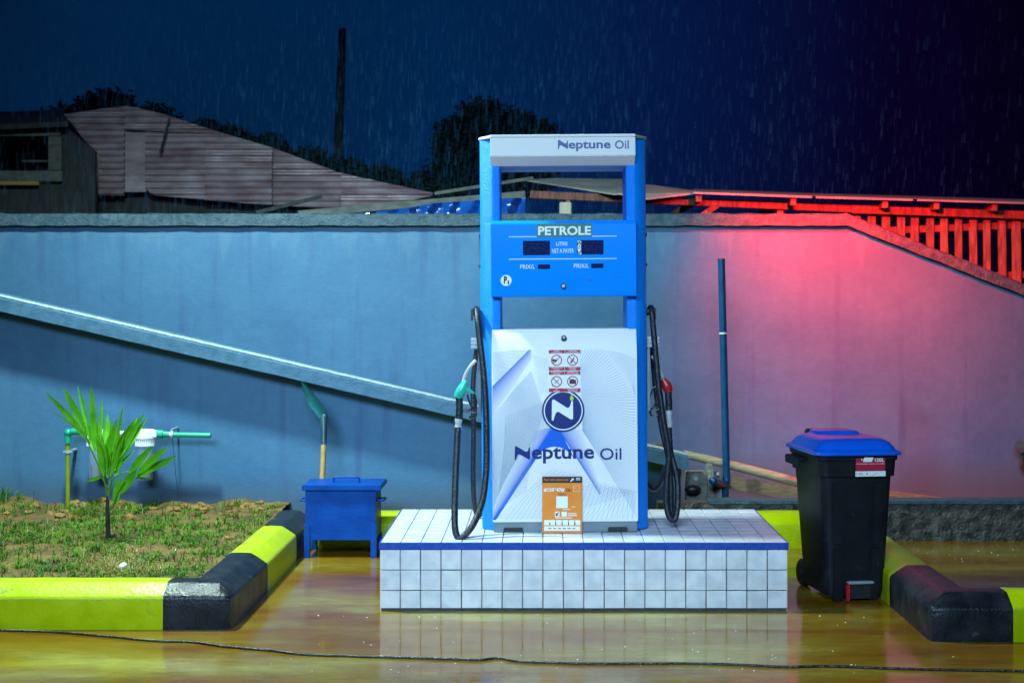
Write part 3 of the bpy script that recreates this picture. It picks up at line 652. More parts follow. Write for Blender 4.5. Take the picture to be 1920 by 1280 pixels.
# header wordmark
b = MB(); nshape(b, 1046, 262, 1065, 280, FY-.0012); ptext(b, 'eptune', 1066, 265, 1145, 284, FY-.0012, .025); ptext(b, 'Oil', 1153, 264, 1179, 280, FY-.0012, .012)
fin(b, 'header_lettering', mat('header_blue_print', (0.0, 0.022, 0.19), None, 0.4))
# display panel
b = MB(); pbox(b, 1006, 419, 1110, 444, FY-.0022); st_ = fin(b, 'fuel_sticker', M['green_print'])
b = MB(); ptext(b, 'PETROLE', 1009, 424, 1108, 441, FY-.0036, .030); fin(b, 'lettering', M['white_print'], parent=st_)
b = MB()
for y in (443.3, 485.3): pbox(b, 954, y-.7, 1156, y+.7, FY-.0012)
ptext(b, 'LITRE', 1043, 453.5, 1064, 460.5, FY-.0012, .01); ptext(b, 'NET A PAYER', 1035, 466, 1076, 474, FY-.0012, .01)
ptext(b, 'PRIX/L', 975.5, 495.5, 1003, 503.5, FY-.0012, .005); ptext(b, 'PRIX/L', 1076, 494.5, 1104, 502.5, FY-.0012, .005)
fin(b, 'display_lettering', mat('cream_print', (0.62, 0.74, 0.72), None, 0.45))
for (x0_, y0_, x1_, y1_) in ((980.5, 451, 1031, 478), (1082, 450.5, 1131.5, 477.5), (1008.5, 495.5, 1031.5, 504), (1108.5, 494.5, 1131.5, 503)):
    (a, z0_), (c, z1_) = PP(x0_, y1_), PP(x1_, y0_)
    b = MB(); b.box(a, c, FY-.0025, FY+.004, z0_, z1_); b.build('display_window', M['screen'], pump, bevel=.001)
b = MB(); pbox(b, 1083, 451, 1090, 477, FY-.0034); fin(b, 'display_speckled_strip', mat('speckled_strip', (0.02, 0.03, 0.08), (0.75, 0.78, 0.8), 0.4, scale=120, lo=.45, hi=.55), None)  # dark strip with pale speckles at the left edge of the right display
b = MB(); disc(b, 949, 525, 10.3, FY-.0016); num = fin(b, 'number_badge', M['white_print'])
b = MB(); ptext(b, 'P', 944.5, 517, 951, 531, FY-.003, .05); ptext(b, '1', 951.8, 525.5, 954.5, 532.5, FY-.003, .03); fin(b, 'lettering', M['black_print'], parent=num)
for (cx, cy, yy) in ((1056.5, 536, FY), (1057.5, 635.5, -.222)):
    x, z = PP(cx, cy); b = MB()
    n = Vector((0, -1, 0)) if cy < 600 else Vector((0, -.88, .47))
    p = Vector((x, yy, z)); b.cyl(p, p+n*.018, .0165, .0150, 18); lk = b.build('lock', M['plastic_black'], pump, bevel=.002)
    b = MB(); b.cyl(p+n*.018, p+n*.0205, .009, .008, 14); b.build('lock_face', M['chrome'], lk)
b = MB(); pbox(b, 1101, 525, 1105, 526.6, FY-.0012); pbox(b, 1106.5, 524.6, 1111, 526.4, FY-.0012); pbox(b, 1153, 514, 1156, 515.2, FY-.0012); pbox(b, 1157, 520, 1160, 521.6, FY-.0012); fin(b, 'paint_chips', M['navy'])
# lower graphic: colour fields
WHT = (0.73, 0.72, 0.73); BLU = (0.002, 0.11, 0.62)
class CM:
    def __init__(s): s.v = []; s.f = []; s.c = []
    def quadgrid(s, A, B, C, D, ca, cb, n=14, yy=FY-.0012, ease=1.0, dome=None):
        """A-B edge takes colour ca, D-C edge takes cb"""
        k = len(s.v); A, B, C, D = map(Vector, (A, B, C, D))
        for i in range(n+1):
            for j in range(n+1):
                u, v = i/n, j/n; p = (A*(1-v)+B*v)*(1-u)+(D*(1-v)+C*v)*u
                x, z = PP(*p); s.v.append((x, yy, z)); t = u**ease
                s.c.append(tuple(ca[q]*(1-t)+cb[q]*t for q in range(3)))
        s.f += [(k+i*(n+1)+j, k+i*(n+1)+j+1, k+(i+1)*(n+1)+j+1, k+(i+1)*(n+1)+j) for i in range(n) for j in range(n)]
    def build(s, name):
        me = bpy.data.meshes.new(name); me.from_pydata(s.v, [], s.f)
        a = me.color_attributes.new('print', 'FLOAT_COLOR', 'POINT')
        for i, c in enumerate(s.c): a.data[i].color = (*c, 1)
        me.materials.append(M['print']); o = bpy.data.objects.new(name, me); col.objects.link(o); o.parent = pump; return o
def Z(x, y): return (900+x/3.122, 600+y/3.122)     # helper scale for the graphic's own drawing grid
cm = CM()
cm.quadgrid(Z(286, 173), Z(72, 385), Z(72, 560), Z(302, 225), BLU, WHT, ease=.6)
cm.quadgrid(Z(298, 173), Z(286, 173), Z(294, 200), Z(302, 225), BLU, WHT, n=6, yy=FY-.0013, ease=.5)
cm.quadgrid(Z(425, 625), Z(76, 1165), Z(76, 1090), Z(310, 650), BLU, WHT, yy=FY-.0012, ease=.6)
cm.quadgrid(Z(425, 625), Z(76, 1165), Z(96, 1165), Z(455, 700), BLU, BLU, yy=FY-.0014)
cm.quadgrid(Z(425, 625), Z(458, 625), Z(548, 800), Z(345, 785), BLU, BLU, yy=FY-.0015)
cm.quadgrid(Z(452, 630), Z(700, 1020), Z(712, 1012), Z(600, 640), BLU, WHT, yy=FY-.0013, ease=.75)
cm.build('panel_colour_print')
# white dome in front of the arms
b = MB(); pts = []
for k in range(25):
    a = math.pi*(.78-.53*k/24); pts.append(Z(437+118*math.cos(a), 858-118*math.sin(a)))
pts += [Z(545, 800), Z(640, 945), Z(800, 1165), Z(94, 1165)]
q = [PP(*p) for p in pts]; b.add([(x, FY-.0019, z) for x, z in q], [tuple(range(len(q)))]); fin(b, 'panel_dome_print', M['pump_white'])
# line work
b = MB()
def lerp(p, q_, t): return (p[0]+(q_[0]-p[0])*t, p[1]+(q_[1]-p[1])*t)
def quad(p, c, q_, n=10): return [lerp(lerp(p, c, k/n), lerp(c, q_, k/n), k/n) for k in range(n+1)]
LY = FY-.0024
path_o = [(600, 172), (722, 172), (915, 450), (915, 1150)]
def along(path, t):
    L = [math.dist(path[i], path[i+1]) for i in range(len(path)-1)]; d = t*sum(L)
    for i, l_ in enumerate(L):
        if d <= l_+1e-6: return lerp(path[i], path[i+1], d/l_)
        d -= l_
    return path[-1]
for i in range(64):
    t = i/63; p = along(path_o, t); e_ = (592+t*t*8, 250+t**.8*395); c = (600+60*t, 320+300*t)
    c = ((p[0]+e_[0])/2-30*(1-t), (p[1]+e_[1])/2+55*(1-t)-10)
    stripe(b, [Z(*k) for k in quad(p, c, e_)], .62, LY)
for i in range(46):     # left fan
    t = i/45; p = (76, 560+t*540); e_ = lerp((300, 300), (420, 640), t); c = (200, 400+t*330)
    stripe(b, [Z(*k) for k in quad(p, c, e_)], .50, LY)
for i in range(26):
    t = i/25; p = lerp((300, 200), (112, 700), t); p = (90+t*180, 1120-t*120); e_ = lerp((150, 560), (385, 470), t); c = (150+t*140, 800)
    stripe(b, [Z(*k) for k in quad(p, c, e_)], .45, LY)
for i in range(22):     # faint arcs at the two upper corners
    t = i/21; stripe(b, [Z(*k) for k in quad((76, 190+t*190), (170, 175+t*150), (285-t*190, 178+t*190))], .35, LY)
    stripe(b, [Z(*k) for k in quad((735+t*175, 182+t*250), (830+t*60, 190+t*190), (912, 235+t*215))], .35, LY)
    stripe(b, [Z(*k) for k in quad((305+t*52, 200+t*240), (345+t*20, 215+t*200), (400, 235+t*190))], .35, LY)
for i in range(26):     # diagonal lattice at the foot
    t = i/25; stripe(b, [Z(150+t*740, 1165), Z(min(915, 330+t*560), 900+abs(t-.3)*160)], .42, LY)
for i in range(20):
    t = i/19; stripe(b, [Z(95+t*300, 1160), Z(430+t*485, 1165-300+t*140)], .40, LY)
    stripe(b, [Z(640+t*275, 960+t*40), Z(390+t*500, 1165)], .40, LY)
fin(b, 'panel_line_print', M['line_print'])
# roundel
b = MB(); disc(b, 1056, 769.5, 40, FY-.0032); rd = fin(b, 'roundel', M['navy'])
b = MB(); ring(b, 1056, 769.5, 34.6, 36.6, FY-.0046); nshape(b, 1034.5, 748, 1074.5, 788, FY-.0046); fin(b, 'roundel_mark', M['white_print'], parent=rd)
b = MB(); drop(b, 1072, 739, 751, 7, FY-.0048); fin(b, 'oil_drop', M['lime_print'], parent=rd)
b = MB(); nshape(b, 965, 835, 994, 861.5, FY-.0038); ptext(b, 'eptune', 997, 837, 1114, 868, FY-.0038, .022); ptext(b, 'Oil', 1125, 840, 1165, 862, FY-.0038, .004); fin(b, 'cabinet_lettering', M['navy'])
b = MB(); drop(b, 993, 828, 834.5, 3.2, FY-.0038); fin(b, 'lettering_drop', M['lime_print'])
# four prohibition signs
sg = ((1029, 655, 'COUPEZ', 'VOTRE MOTEUR', 'TURN OFF YOUR', 'ENGINE', 0), (1059, 655, 'TELEPHONE', 'PORTABLE INTERDIT', 'PHONE NOT', 'ALLOWED', 1),
      (1029, 695, 'INTERDICTION', 'DE FUMER', 'NO', 'SMOKING', 2), (1059, 695, 'INTERDIT DE', 'PHOTOGRAPHIER', 'FORBIDDEN TO', 'PHOTOGRAPH', 3))
for (x, y, t1, t2, t3, t4, k) in sg:
    b = MB(); pbox(b, x, y, x+29.3, y+40, FY-.0052); s_ = fin(b, 'warning_sign', M['white_print'])
    b = MB(); pbox(b, x, y+.8, x+29.3, y+7.2, FY-.0062); pbox(b, x, y+32.6, x+29.3, y+39.4, FY-.0062)
    cx, cy = x+14.6, y+20; ring(b, cx, cy, 8.6, 10.4, FY-.0066, 30)
    d_ = 6.5; stripe(b, [(cx-d_, cy-d_ if k != 0 else cy+d_), (cx+d_, cy+d_ if k != 0 else cy-d_)], 1.5, FY-.0072); fin(b, 'red_print', M['red_print'], parent=s_)
    b = MB()
    for (tx, ty) in ((t1, y+1.6), (t2, y+4.4), (t3, y+33.4), (t4, y+36.3)):
        hw = min(13, len(tx)*.85); ptext(b, tx, cx-hw, ty, cx+hw, ty+2.2, FY-.0072, .01)
    fin(b, 'caption_lettering', M['white_print'], parent=s_)
    b = MB()
    if k == 0: pbox(b, cx-7, cy-1.5, cx+1, cy+2, FY-.0068); pbox(b, cx-8, cy-2.5, cx-5, cy+3, FY-.0069); pbox(b, cx-3, cy+1.5, cx-1, cy+4, FY-.0069)
    if k == 1: stripe(b, [(cx-3.5, cy+5.5), (cx-.5, cy+.5)], 3, FY-.0068); stripe(b, [(cx-.5, cy+.5), (cx+3, cy-5)], 2, FY-.0069)
    if k == 2: stripe(b, [(cx-8, cy+8), (cx-6.2, cy+6.5)], 2, FY-.0068); stripe(b, [(cx-4, cy+4), (cx+4.5, cy-4.5)], 1.1, FY-.0068)
    if k == 3: pbox(b, cx-6, cy-3, cx+6.5, cy+4.5, FY-.0068); pbox(b, cx-3, cy-4.6, cx+3, cy-3, FY-.0068)
    fin(b, 'pictogram', M['black_print'], parent=s_)
# ---------- side frames, hose hooks, nozzles and hoses (local pump coordinates)
def pp(px, py, Y):          # point in pump space from the photo at true depth Y
    w_ = W(px, py, Y); x = w_.x-PX0; z = w_.z-IZ
    return Vector((x+math.tan(TILT)*z, Y-PY0, z))
for s in (-1, 1):
    b = MB(); zt_, zb_ = pz(438), pz(496); yA, yB = -.10, .10
    for (a, c) in (((yA, zt_), (yB, zt_)), ((yB, zt_), (yB, zb_)), ((yB, zb_), (yA, zb_)), ((yA, zb_), (yA, zt_))):
        b.bar((s*.480, a[0], a[1]), (s*.480, c[0], c[1]), .018, .008, (1, 0, 0))
    b.build('side_frame', M['pump_grey'], pump, bevel=.002)
def hook(s, top, Y):
    b = MB(); p = pp(*top, Y); b.box(min(s*.47, p.x-.012), max(s*.47, p.x+.014), p.y-.02, p.y+.03, p.z-.018, p.z+.004)
    b.box(p.x+s*.018-.006, p.x+s*.018+.006, p.y-.02, p.y+.02, p.z-.055, p.z+.012)
    b.build('hose_hook', M['plastic_black'], pump, bevel=.003)
hook(-1, (891, 582), 8.06); hook(1, (1222, 582), 8.12)
def hose(pts, r=.0185, name='hose'):
    q = curve_pts([pp(*p) for p in pts], 10); b = MB(); b.tube(q, r, 12); return b.build(name, M['rubber'], pump)
hose([(890, 585, 8.12), (894, 579, 8.04), (896, 600, 7.97), (900, 640, 7.93), (906, 690, 7.90), (911, 760, 7.88), (912.5, 840, 7.86), (911, 890, 7.84), (904, 940, 7.80), (888, 980, 7.74), (872, 1001, 7.715), (862, 1007, 7.71), (855, 998, 7.72), (852.5, 970, 7.76), (854, 900, 7.86), (857, 830, 7.93), (858.5, 800, 7.95)])
hose([(895, 640, 8.45), (887, 720, 8.44), (888, 800, 8.43), (887, 880, 8.43), (889, 940, 8.43), (896, 965, 8.44), (906, 955, 8.46)], .015)
# right side: two strands that merge, a hanging coil and a side loop
hose([(1214, 588, 8.20), (1221, 578, 8.12), (1224, 605, 8.08), (1229, 660, 8.06), (1236, 730, 8.05), (1246, 800, 8.05), (1254, 850, 8.05), (1251, 890, 8.05), (1249, 940, 8.05), (1255, 970, 8.04), (1266, 974, 8.04), (1271, 940, 8.06), (1269, 895, 8.08), (1258, 850, 8.10), (1255, 815, 8.12), (1254, 800, 8.13)], .0165)
hose([(1222, 640, 8.30), (1228, 720, 8.26), (1240, 800, 8.18), (1252, 855, 8.12), (1257, 900, 8.09), (1258, 950, 8.085), (1262, 966, 8.085), (1266, 950, 8.09), (1262, 895, 8.12), (1248, 878, 8.2), (1239, 905, 8.3), (1226, 918, 8.36), (1212, 905, 8.4)], .0150)
def nozzle(spout, body, grip, swivel, guard, hookp, colour, Y):
    nz_ = None
    b = MB(); q = [pp(*p, Y) for p in body]
    # body: rounded housing swept along its axis
    b.tube(curve_pts(q, 5), [.017, .019, .021, .0235, .026, .028, .029, .029, .028, .026, .023][:len(curve_pts(q, 5))], 12)
    nz_ = b.build('nozzle', M[colour], pump)
    b = MB(); b.tube(curve_pts([pp(*p, Y) for p in spout], 6), .0095, 10); b.build('spout', M['chrome'], nz_)
    b = MB(); q = [pp(*p, Y) for p in grip]; b.tube(curve_pts(q, 4), .0205, 12); b.build('grip', M['rubber'], nz_)
    b = MB(); a, c = pp(*swivel[0], Y), pp(*swivel[1], Y); n = 5
    b.tube([a+(c-a)*t for t in (0, .28, .30, .62, .64, 1)], [.021, .021, .0175, .0175, .0205, .0195], 14); b.build('swivel', M['chrome'], nz_)
    b = MB()
    for g_ in guard: b.tube(curve_pts([pp(*p, Y) for p in g_], 6), .0055, 8)
    b.build('trigger_guard', M['plastic_black'], nz_)
    return nz_
nozzle([(892, 674), (882, 685), (873, 700), (868, 716)], [(874, 712), (866, 728), (858, 744)], [(861, 742), (861.5, 765), (860.5, 784)], ((860, 783), (858.5, 806)),
       [[(870, 729), (885, 733), (892, 745), (893, 765), (889, 772), (868, 769)], [(876, 738), (881, 755), (888, 766)], [(868, 768), (880, 767), (889, 760), (893, 772), (891, 781), (882, 783), (881, 778)]], None, 'teal', 7.97)
b = MB(); b.tube([pp(868, 726, 7.97), pp(880, 731, 7.97), pp(889, 736, 7.97)], [.016, .012, .006], 10); b.build('nozzle_snout', M['teal'], pump)
nozzle([(1222, 668), (1232, 682), (1238, 696), (1242, 708)], [(1243, 712), (1249, 722), (1254, 736)], [(1253, 735), (1254, 755), (1254, 771)], ((1254, 770), (1255, 802)),
       [[(1240, 722), (1226, 728), (1219, 745), (1218, 765), (1222, 772), (1242, 765)], [(1238, 730), (1232, 748), (1226, 764)], [(1240, 766), (1226, 764), (1219, 772), (1222, 780), (1232, 779), (1233, 774)]], None, 'red_plastic', 8.12)
for (pxs, s) in (((883, 897), -1), ((1217, 1236), 1)):
    b = MB()
    for (ya, yb, r) in ((632, 638, .020), (638.5, 645, .0165), (645.5, 652, .020)):
        a = pp(pxs[0], (ya+yb)/2, 8.15); c = pp(pxs[1], (ya+yb)/2, 8.15); hh = (yb-ya)/S/2*1.0
        b.box(min(a.x, c.x, s*.468), max(a.x, c.x), a.y-r, a.y+r, a.z-hh, a.z+hh)
    b.build('hose_coupling', M['chrome'], pump, bevel=.003)
    b = MB(); a = pp((pxs[0]+pxs[1])/2-s*2, 655, 8.15); b.cyl(a, a-Vector((0, 0, .07)), .009, .006); b.build('hose_tail', M['plastic_black'], pump)
for s, pxm in ((-1, 895), (1, 1219)):      # nozzle holster plates on the outer flanks
    b = MB(); z1_, z0_ = pz(655), pz(775); b.box(s*.472 if s > 0 else -.488, .488 if s > 0 else -.472, -.12, .16, z0_, z1_); b.build('holster_plate', M['pump_grey'], pump, bevel=.004)

# orange payment card standing against the pump base
PYc = 7.905
pc = empty('payment_notice', (XP(1055, PYc), PYc, IZ), 'orange mobile payment card standing against the foot of the pump', 'notice', rot=(R(-1.2), 0, 0))
Sc = F/PYc
def cp(px, py): return ((px-1055)/Sc, CH-(py-HY)/Sc-IZ)
def cbox(mb, x0, y0, x1, y1, yy):
    a = cp(x0, y1); c = cp(x1, y0); mb.add([(a[0], yy, a[1]), (c[0], yy, a[1]), (c[0], yy, c[1]), (a[0], yy, c[1])], [(0, 1, 2, 3)])
def ctext(mb, s, x0, y0, x1, y1, yy, bold=0): (a, z0), (c, z1) = cp(x0, y1), cp(x1, y0); put_text(mb, s, a, c, z0, z1, yy, bold)
b = MB(); a = cp(1016.5, 998); c = cp(1091.5, 893); b.box(a[0], c[0], 0, .006, .001, c[1]); b.build('card', M['orange'], pc, bevel=.0015)
b = MB(); cbox(b, 1016.8, 893.5, 1091.2, 905, -.0008); fin(b, 'dark_band', M['black_print'], parent=pc)
b = MB(); ctext(b, 'Payez votre essence avec', 1020, 896.5, 1066, 902.5, -.0018, .005); fin(b, 'band_lettering', M['orange'], parent=pc)
b = MB(); stripe_pts = None
ctext(b, '#150*47#', 1019.5, 914, 1058, 922, -.0010, .03)
for (x0_, y0_, x1_, y1_) in ((1043, 930, 1064.5, 952), (1020.5, 974.5, 1041, 984), (1042.8, 974.5, 1053, 984), (1055, 974.5, 1065, 984), (1066.8, 974.5, 1076.5, 984), (1078.5, 974.5, 1088, 984), (1020.5, 986, 1088, 994.5), (1040.5, 958.5, 1049, 968), (1053, 959, 1063, 967.5), (1080, 896, 1088, 897.2), (1080, 898.5, 1088, 899.7), (1065, 961.5, 1081, 963), (1065, 965, 1082, 966.5), (1041, 969.5, 1073, 971), (1055, 954, 1069, 955.2), (1072, 949.5, 1078, 950.4)):
    cbox(b, x0_, y0_, x1_, y1_, -.0010)
b2 = cp(1069, 897); b.add([(cp(u, v)[0], -.0018, cp(u, v)[1]) for u, v in ((1069, 901.5), (1072.5, 898), (1071, 897), (1076, 896.5), (1075.5, 901), (1074.2, 899.6), (1070.6, 903))], [tuple(range(7))])
tag(fin(b, 'white_print', M['white_print'], parent=pc), kind='stuff')
b = MB(); ctext(b, 'OU', 1061, 915.5, 1071.5, 921.5, -.0010, .03); ctext(b, 'SCANNEZ LE', 1046, 924.5, 1061, 926.5, -.001, .01); ctext(b, 'QR CODE', 1048, 927, 1060, 929, -.001, .01)
b.add([(cp(u, v)[0], -.0020, cp(u, v)[1]) for u, v in ((1042, 966.5), (1042, 961), (1043.6, 962.6), (1046.5, 959.8), (1047.8, 961), (1045, 964), (1047, 966))], [tuple(range(6, -1, -1))])
for x in (1031, 1042, 1054, 1066, 1078): cbox(b, x-1, 979, x+1, 983.5, -.0016)
for k in range(6): cbox(b, 1028+k*9, 989.5, 1034+k*9, 991, -.0016)
tag(fin(b, 'black_print', M['black_print'], parent=pc), kind='stuff')
b = MB()
for (x0_, y0_, x1_, y1_) in ((1074.5, 909.8, 1087, 910.7), (1074.5, 920.6, 1087, 921.5), (1074.5, 909.8, 1075.4, 921.5), (1086.1, 909.8, 1087, 921.5), (1077, 913.2, 1080.5, 915)): cbox(b, x0_, y0_, x1_, y1_, -.0014)
fin(b, 'icon_frame', mat('pale_orange_print', (0.85, 0.45, 0.25), None, .45), parent=pc)

# ================================================================== SAND BOX + SHOVEL
BY0, BY1 = 9.15, 9.47
bx0, bx1 = XP(572, BY0), XP(704, BY0); cxb = (bx0+bx1)/2
box = empty('sand_box', (cxb, (BY0+BY1)/2, 0), 'blue metal fire sand box on legs beside the tiled island', 'sand box'); off = box.location
zb, ztp = 0.112, 0.432
b = MB(off); b.box(bx0, bx1, BY0, BY1, zb, ztp); b.build('body', M['box_blue'], box, bevel=.004)
b = MB(off); b.box(XP(566, BY0), XP(722, BY0)-.025, BY0-.02, BY1+.025, ztp+.002, ztp+.034); b.build('lid', M['box_blue'], box, bevel=.005)
b = MB(off)
for x in (bx0+.055, bx1-.045):
    pass
for (x, y) in ((bx0+.012, BY0-.004), (bx1-.012, BY0-.004), (bx0+.012, BY1-.02), (bx1-.012, BY1-.02)):
    b = MB(off); b.box(x-.019, x+.019, y-.003, y+.026, 0.0, zb+.10 if y < 9.3 else zb-.001)
    b.build('leg', M['box_blue'], box, bevel=.003)
b = MB(off); ya = (BY0+BY1)/2-.02; x0_, x1_ = XP(620, BY0), XP(668, BY0)
b.tube(curve_pts([(x0_, ya, ztp+.030), (x0_, ya, ztp+.055), (x0_+.012, ya, ztp+.067), (x1_-.012, ya, ztp+.067), (x1_, ya, ztp+.055), (x1_, ya, ztp+.030)], 4), .0065, 8); b.build('handle', M['box_blue'], box)
for s, x in ((-1, bx0), (1, bx1)):
    b = MB(off); zz = ztp-.075; b.tube(curve_pts([(x, ya-.06, zz), (x+s*.035, ya-.06, zz), (x+s*.045, ya-.05, zz), (x+s*.045, ya+.05, zz), (x+s*.035, ya+.06, zz), (x, ya+.06, zz)], 4), .006, 8); b.build('handle', M['box_blue'], box)

sy = 9.60
A, Bp, Cp = W(602, 960, sy), W(607, 830, sy+.10), W(607, 783, sy+.14)
A.z = 0.222
sh = empty('shovel', A, 'shovel standing upside down behind the blue box, green pointed blade at the top', 'shovel'); off = A
b = MB(off); b.cyl(A, Bp, .0195, .0185, 14); b.build('shaft', M['wood'], sh)
b = MB(off); b.tube([Bp-(Bp-A).normalized()*.01, Bp+(Cp-Bp)*.5, Cp, W(610, 778, sy+.145)], [.0215, .023, .025, .020], 14); b.build('socket', M['socket'], sh)
# blade: dished, pointed; outline left edge and right edge
Lp = [(598, 784), (592, 776), (583, 765), (575, 752), (569, 736), (565.5, 722), (564.5, 714)]
Rp = [(616, 781), (611, 771), (604, 759), (596, 746), (586, 734), (574, 722), (564.8, 713.8)]
b = MB(off); vs = []; nn = 8
for th in (0, .004):
    for (l_, r2_) in zip(Lp, Rp):
        for k in range(nn+1):
            t = k/nn; px = l_[0]+(r2_[0]-l_[0])*t; py = l_[1]+(r2_[1]-l_[1])*t
            Y = sy+.14-.0011*(784-py)*.6+.035*(1-(2*t-1)**2)*min(1, (py-713)/25)+th
            vs.append(W(px, py, Y))
rows = len(Lp); n1 = nn+1; tot = rows*n1
fs = [(i*n1+k, i*n1+k+1, (i+1)*n1+k+1, (i+1)*n1+k) for i in range(rows-1) for k in range(nn)]
fs += [tuple(tot+q for q in reversed(f)) for f in fs]
for i in range(rows-1):
    for k in (0, nn): fs.append((i*n1+k, (i+1)*n1+k, tot+(i+1)*n1+k, tot+i*n1+k))
for k in range(nn): fs.append((k, k+1, tot+k+1, tot+k))
b.add(vs, fs); b.build('blade', M['shovel'], sh)

# ================================================================== PALM
PB = G(203, 1015, 0.2); PB.z = soil_z(PB.x, PB.y)-.01
palm = empty('palm_plant', PB, 'young palm with long bright green leaflets planted in the grass bed', 'palm'); off = PB
def pw(zx, zy, dY=0): return W(80+zx/4.924, 700+zy/4.924, PB.y+dY)
b = MB(off); b.tube(curve_pts([PB, pw(602, 1400), pw(598, 1240), pw(600, 1130)], 5), [.0165-.0005*i for i in range(16)], 9); b.build('stem', M['bark'], palm)
for pts, r in (([(600, 1150, 0), (560, 960, -.01), (470, 750, -.03), (380, 560, -.05), (280, 440, -.06)], .006), ([(602, 1150, 0), (625, 900, .02), (640, 720, .03)], .006), ([(603, 1100, 0), (650, 900, .01), (700, 790, .03)], .005),
               ([(604, 1180, 0), (640, 990, -.02), (760, 910, -.06), (870, 930, -.09)], .005), ([(606, 1280, 0), (650, 1230, -.02), (690, 1100, -.05), (760, 1000, -.07)], .005), ([(600, 1050, 0), (540, 960, .03), (470, 940, .05)], .003)):
    q = curve_pts([pw(*p) for p in pts], 5); b = MB(off); b.tube(q, [r*(1-.5*i/len(q)) for i in range(len(q))], 7); b.build('leaf_stalk', M['palm_stem'], palm)
lv = [(390, 570, 20, 150, 46, -.10), (350, 490, 190, 110, 56, -.04), (385, 520, 325, 100, 38, .02), (440, 640, 445, 95, 50, -.02), (490, 690, 548, 220, 34, .02), (350, 500, 90, 340, 14, -.12),
      (560, 760, 600, 360, 58, .08), (545, 860, 690, 400, 54, -.06), (650, 830, 745, 270, 26, -.09), (690, 720, 870, 400, 58, .07), (665, 840, 935, 355, 58, .02), (690, 880, 970, 380, 36, .05),
      (535, 880, 625, 600, 66, -.03), (590, 900, 500, 600, 40, .05), (800, 920, 1010, 660, 56, -.08), (870, 930, 1155, 660, 56, -.12), (870, 945, 1245, 742, 46, -.06), (860, 965, 1205, 800, 26, -.14),
      (700, 1110, 865, 880, 74, -.12), (670, 1210, 700, 950, 54, -.06), (850, 965, 1020, 972, 18, .05), (540, 955, 410, 992, 26, .05), (640, 910, 850, 700, 24, .08), (600, 830, 610, 470, 40, .1),
      (470, 720, 400, 420, 34, .06), (520, 800, 480, 360, 36, .09), (640, 760, 800, 470, 40, .1), (600, 960, 560, 700, 44, -.05), (620, 960, 720, 620, 34, -.04)]
rl = random.Random(12)
for _ in range(16):
    x0_ = rl.uniform(540, 680); y0_ = rl.uniform(780, 960); x1_ = x0_+(x0_-590)*rl.uniform(.6, 1.6)+rl.uniform(-70, 90)
    lv.append((x0_, y0_, x1_, y0_-rl.uniform(230, 400), rl.uniform(24, 50), rl.uniform(-.1, .12)))
for n_l, (x0_, y0_, x1_, y1_, wz, dy) in enumerate(lv):
    if n_l < 14: x0_, y0_ = x0_+(585-x0_)*.25, y0_+(880-y0_)*.25
    a, c = pw(x0_, y0_, dy*.3), pw(x1_, y1_, dy); n = 9; ax = c-a; L = ax.length; t_ = ax.normalized()
    sd = t_.cross(Vector((random.uniform(-.12, .12), -1, random.uniform(-.3, .1)))).normalized(); nm = sd.cross(t_); hw = wz/4.924*PB.y/F/2*1.24
    b = MB(off); vs = []; bow = random.uniform(.01, .05)*L
    for i in range(n+1):
        u = i/n; wv = hw*max(.06, math.sin(math.pi*min(1, u**.85*.96+.03))**.75)
        p = a+ax*u+nm*bow*math.sin(math.pi*u)*(-1)+Vector((0, 0, -.10*L*max(0, u-.45)**2))
        vs += [p-sd*wv+nm*wv*.35, p, p+sd*wv+nm*wv*.35]
    b.add(vs, [(i*3+k, i*3+k+1, i*3+k+4, i*3+k+3) for i in range(n) for k in (0, 1)])
    b.build('leaflet', M['leaf'], palm, recalc=False)

# ================================================================== WATER FILTER ON THE WALL
FYp = 9.88
Sf = F/FYp
fl = empty('water_filter', W(225, 812, FYp), 'green pipework with two clear water filter housings on the wall behind the palm', 'water filter'); off = fl.location
def fp(px, py, dy=0): return W(px, py, FYp+dy)
b = MB(off); b.tube(curve_pts([fp(127, 830), fp(127, 818), fp(128.5, 812), fp(135, 809), fp(152, 809)], 4), .0235, 14); b.ball(fp(128, 811), .029); b.build('elbow', M['green_pipe'], fl)
b = MB(off); lo = fp(127, 955); lo.z = 0.19; b.cyl(fp(127, 826), lo, .0155, n=14); b.build('down_pipe', M['yellow_pipe'], fl)
b = MB(off); b.cyl(fp(127, 844), fp(127, 849), .021, n=14); p = fp(127, 846.5); b.box(p.x-.033, p.x+.033, p.y-.006, p.y+.006, p.z-.005, p.z+.005); b.box(p.x-.012, p.x+.012, p.y, RY+.002, p.z-.006, p.z+.006); b.build('pipe_clip', M['chrome'], fl, bevel=.001)
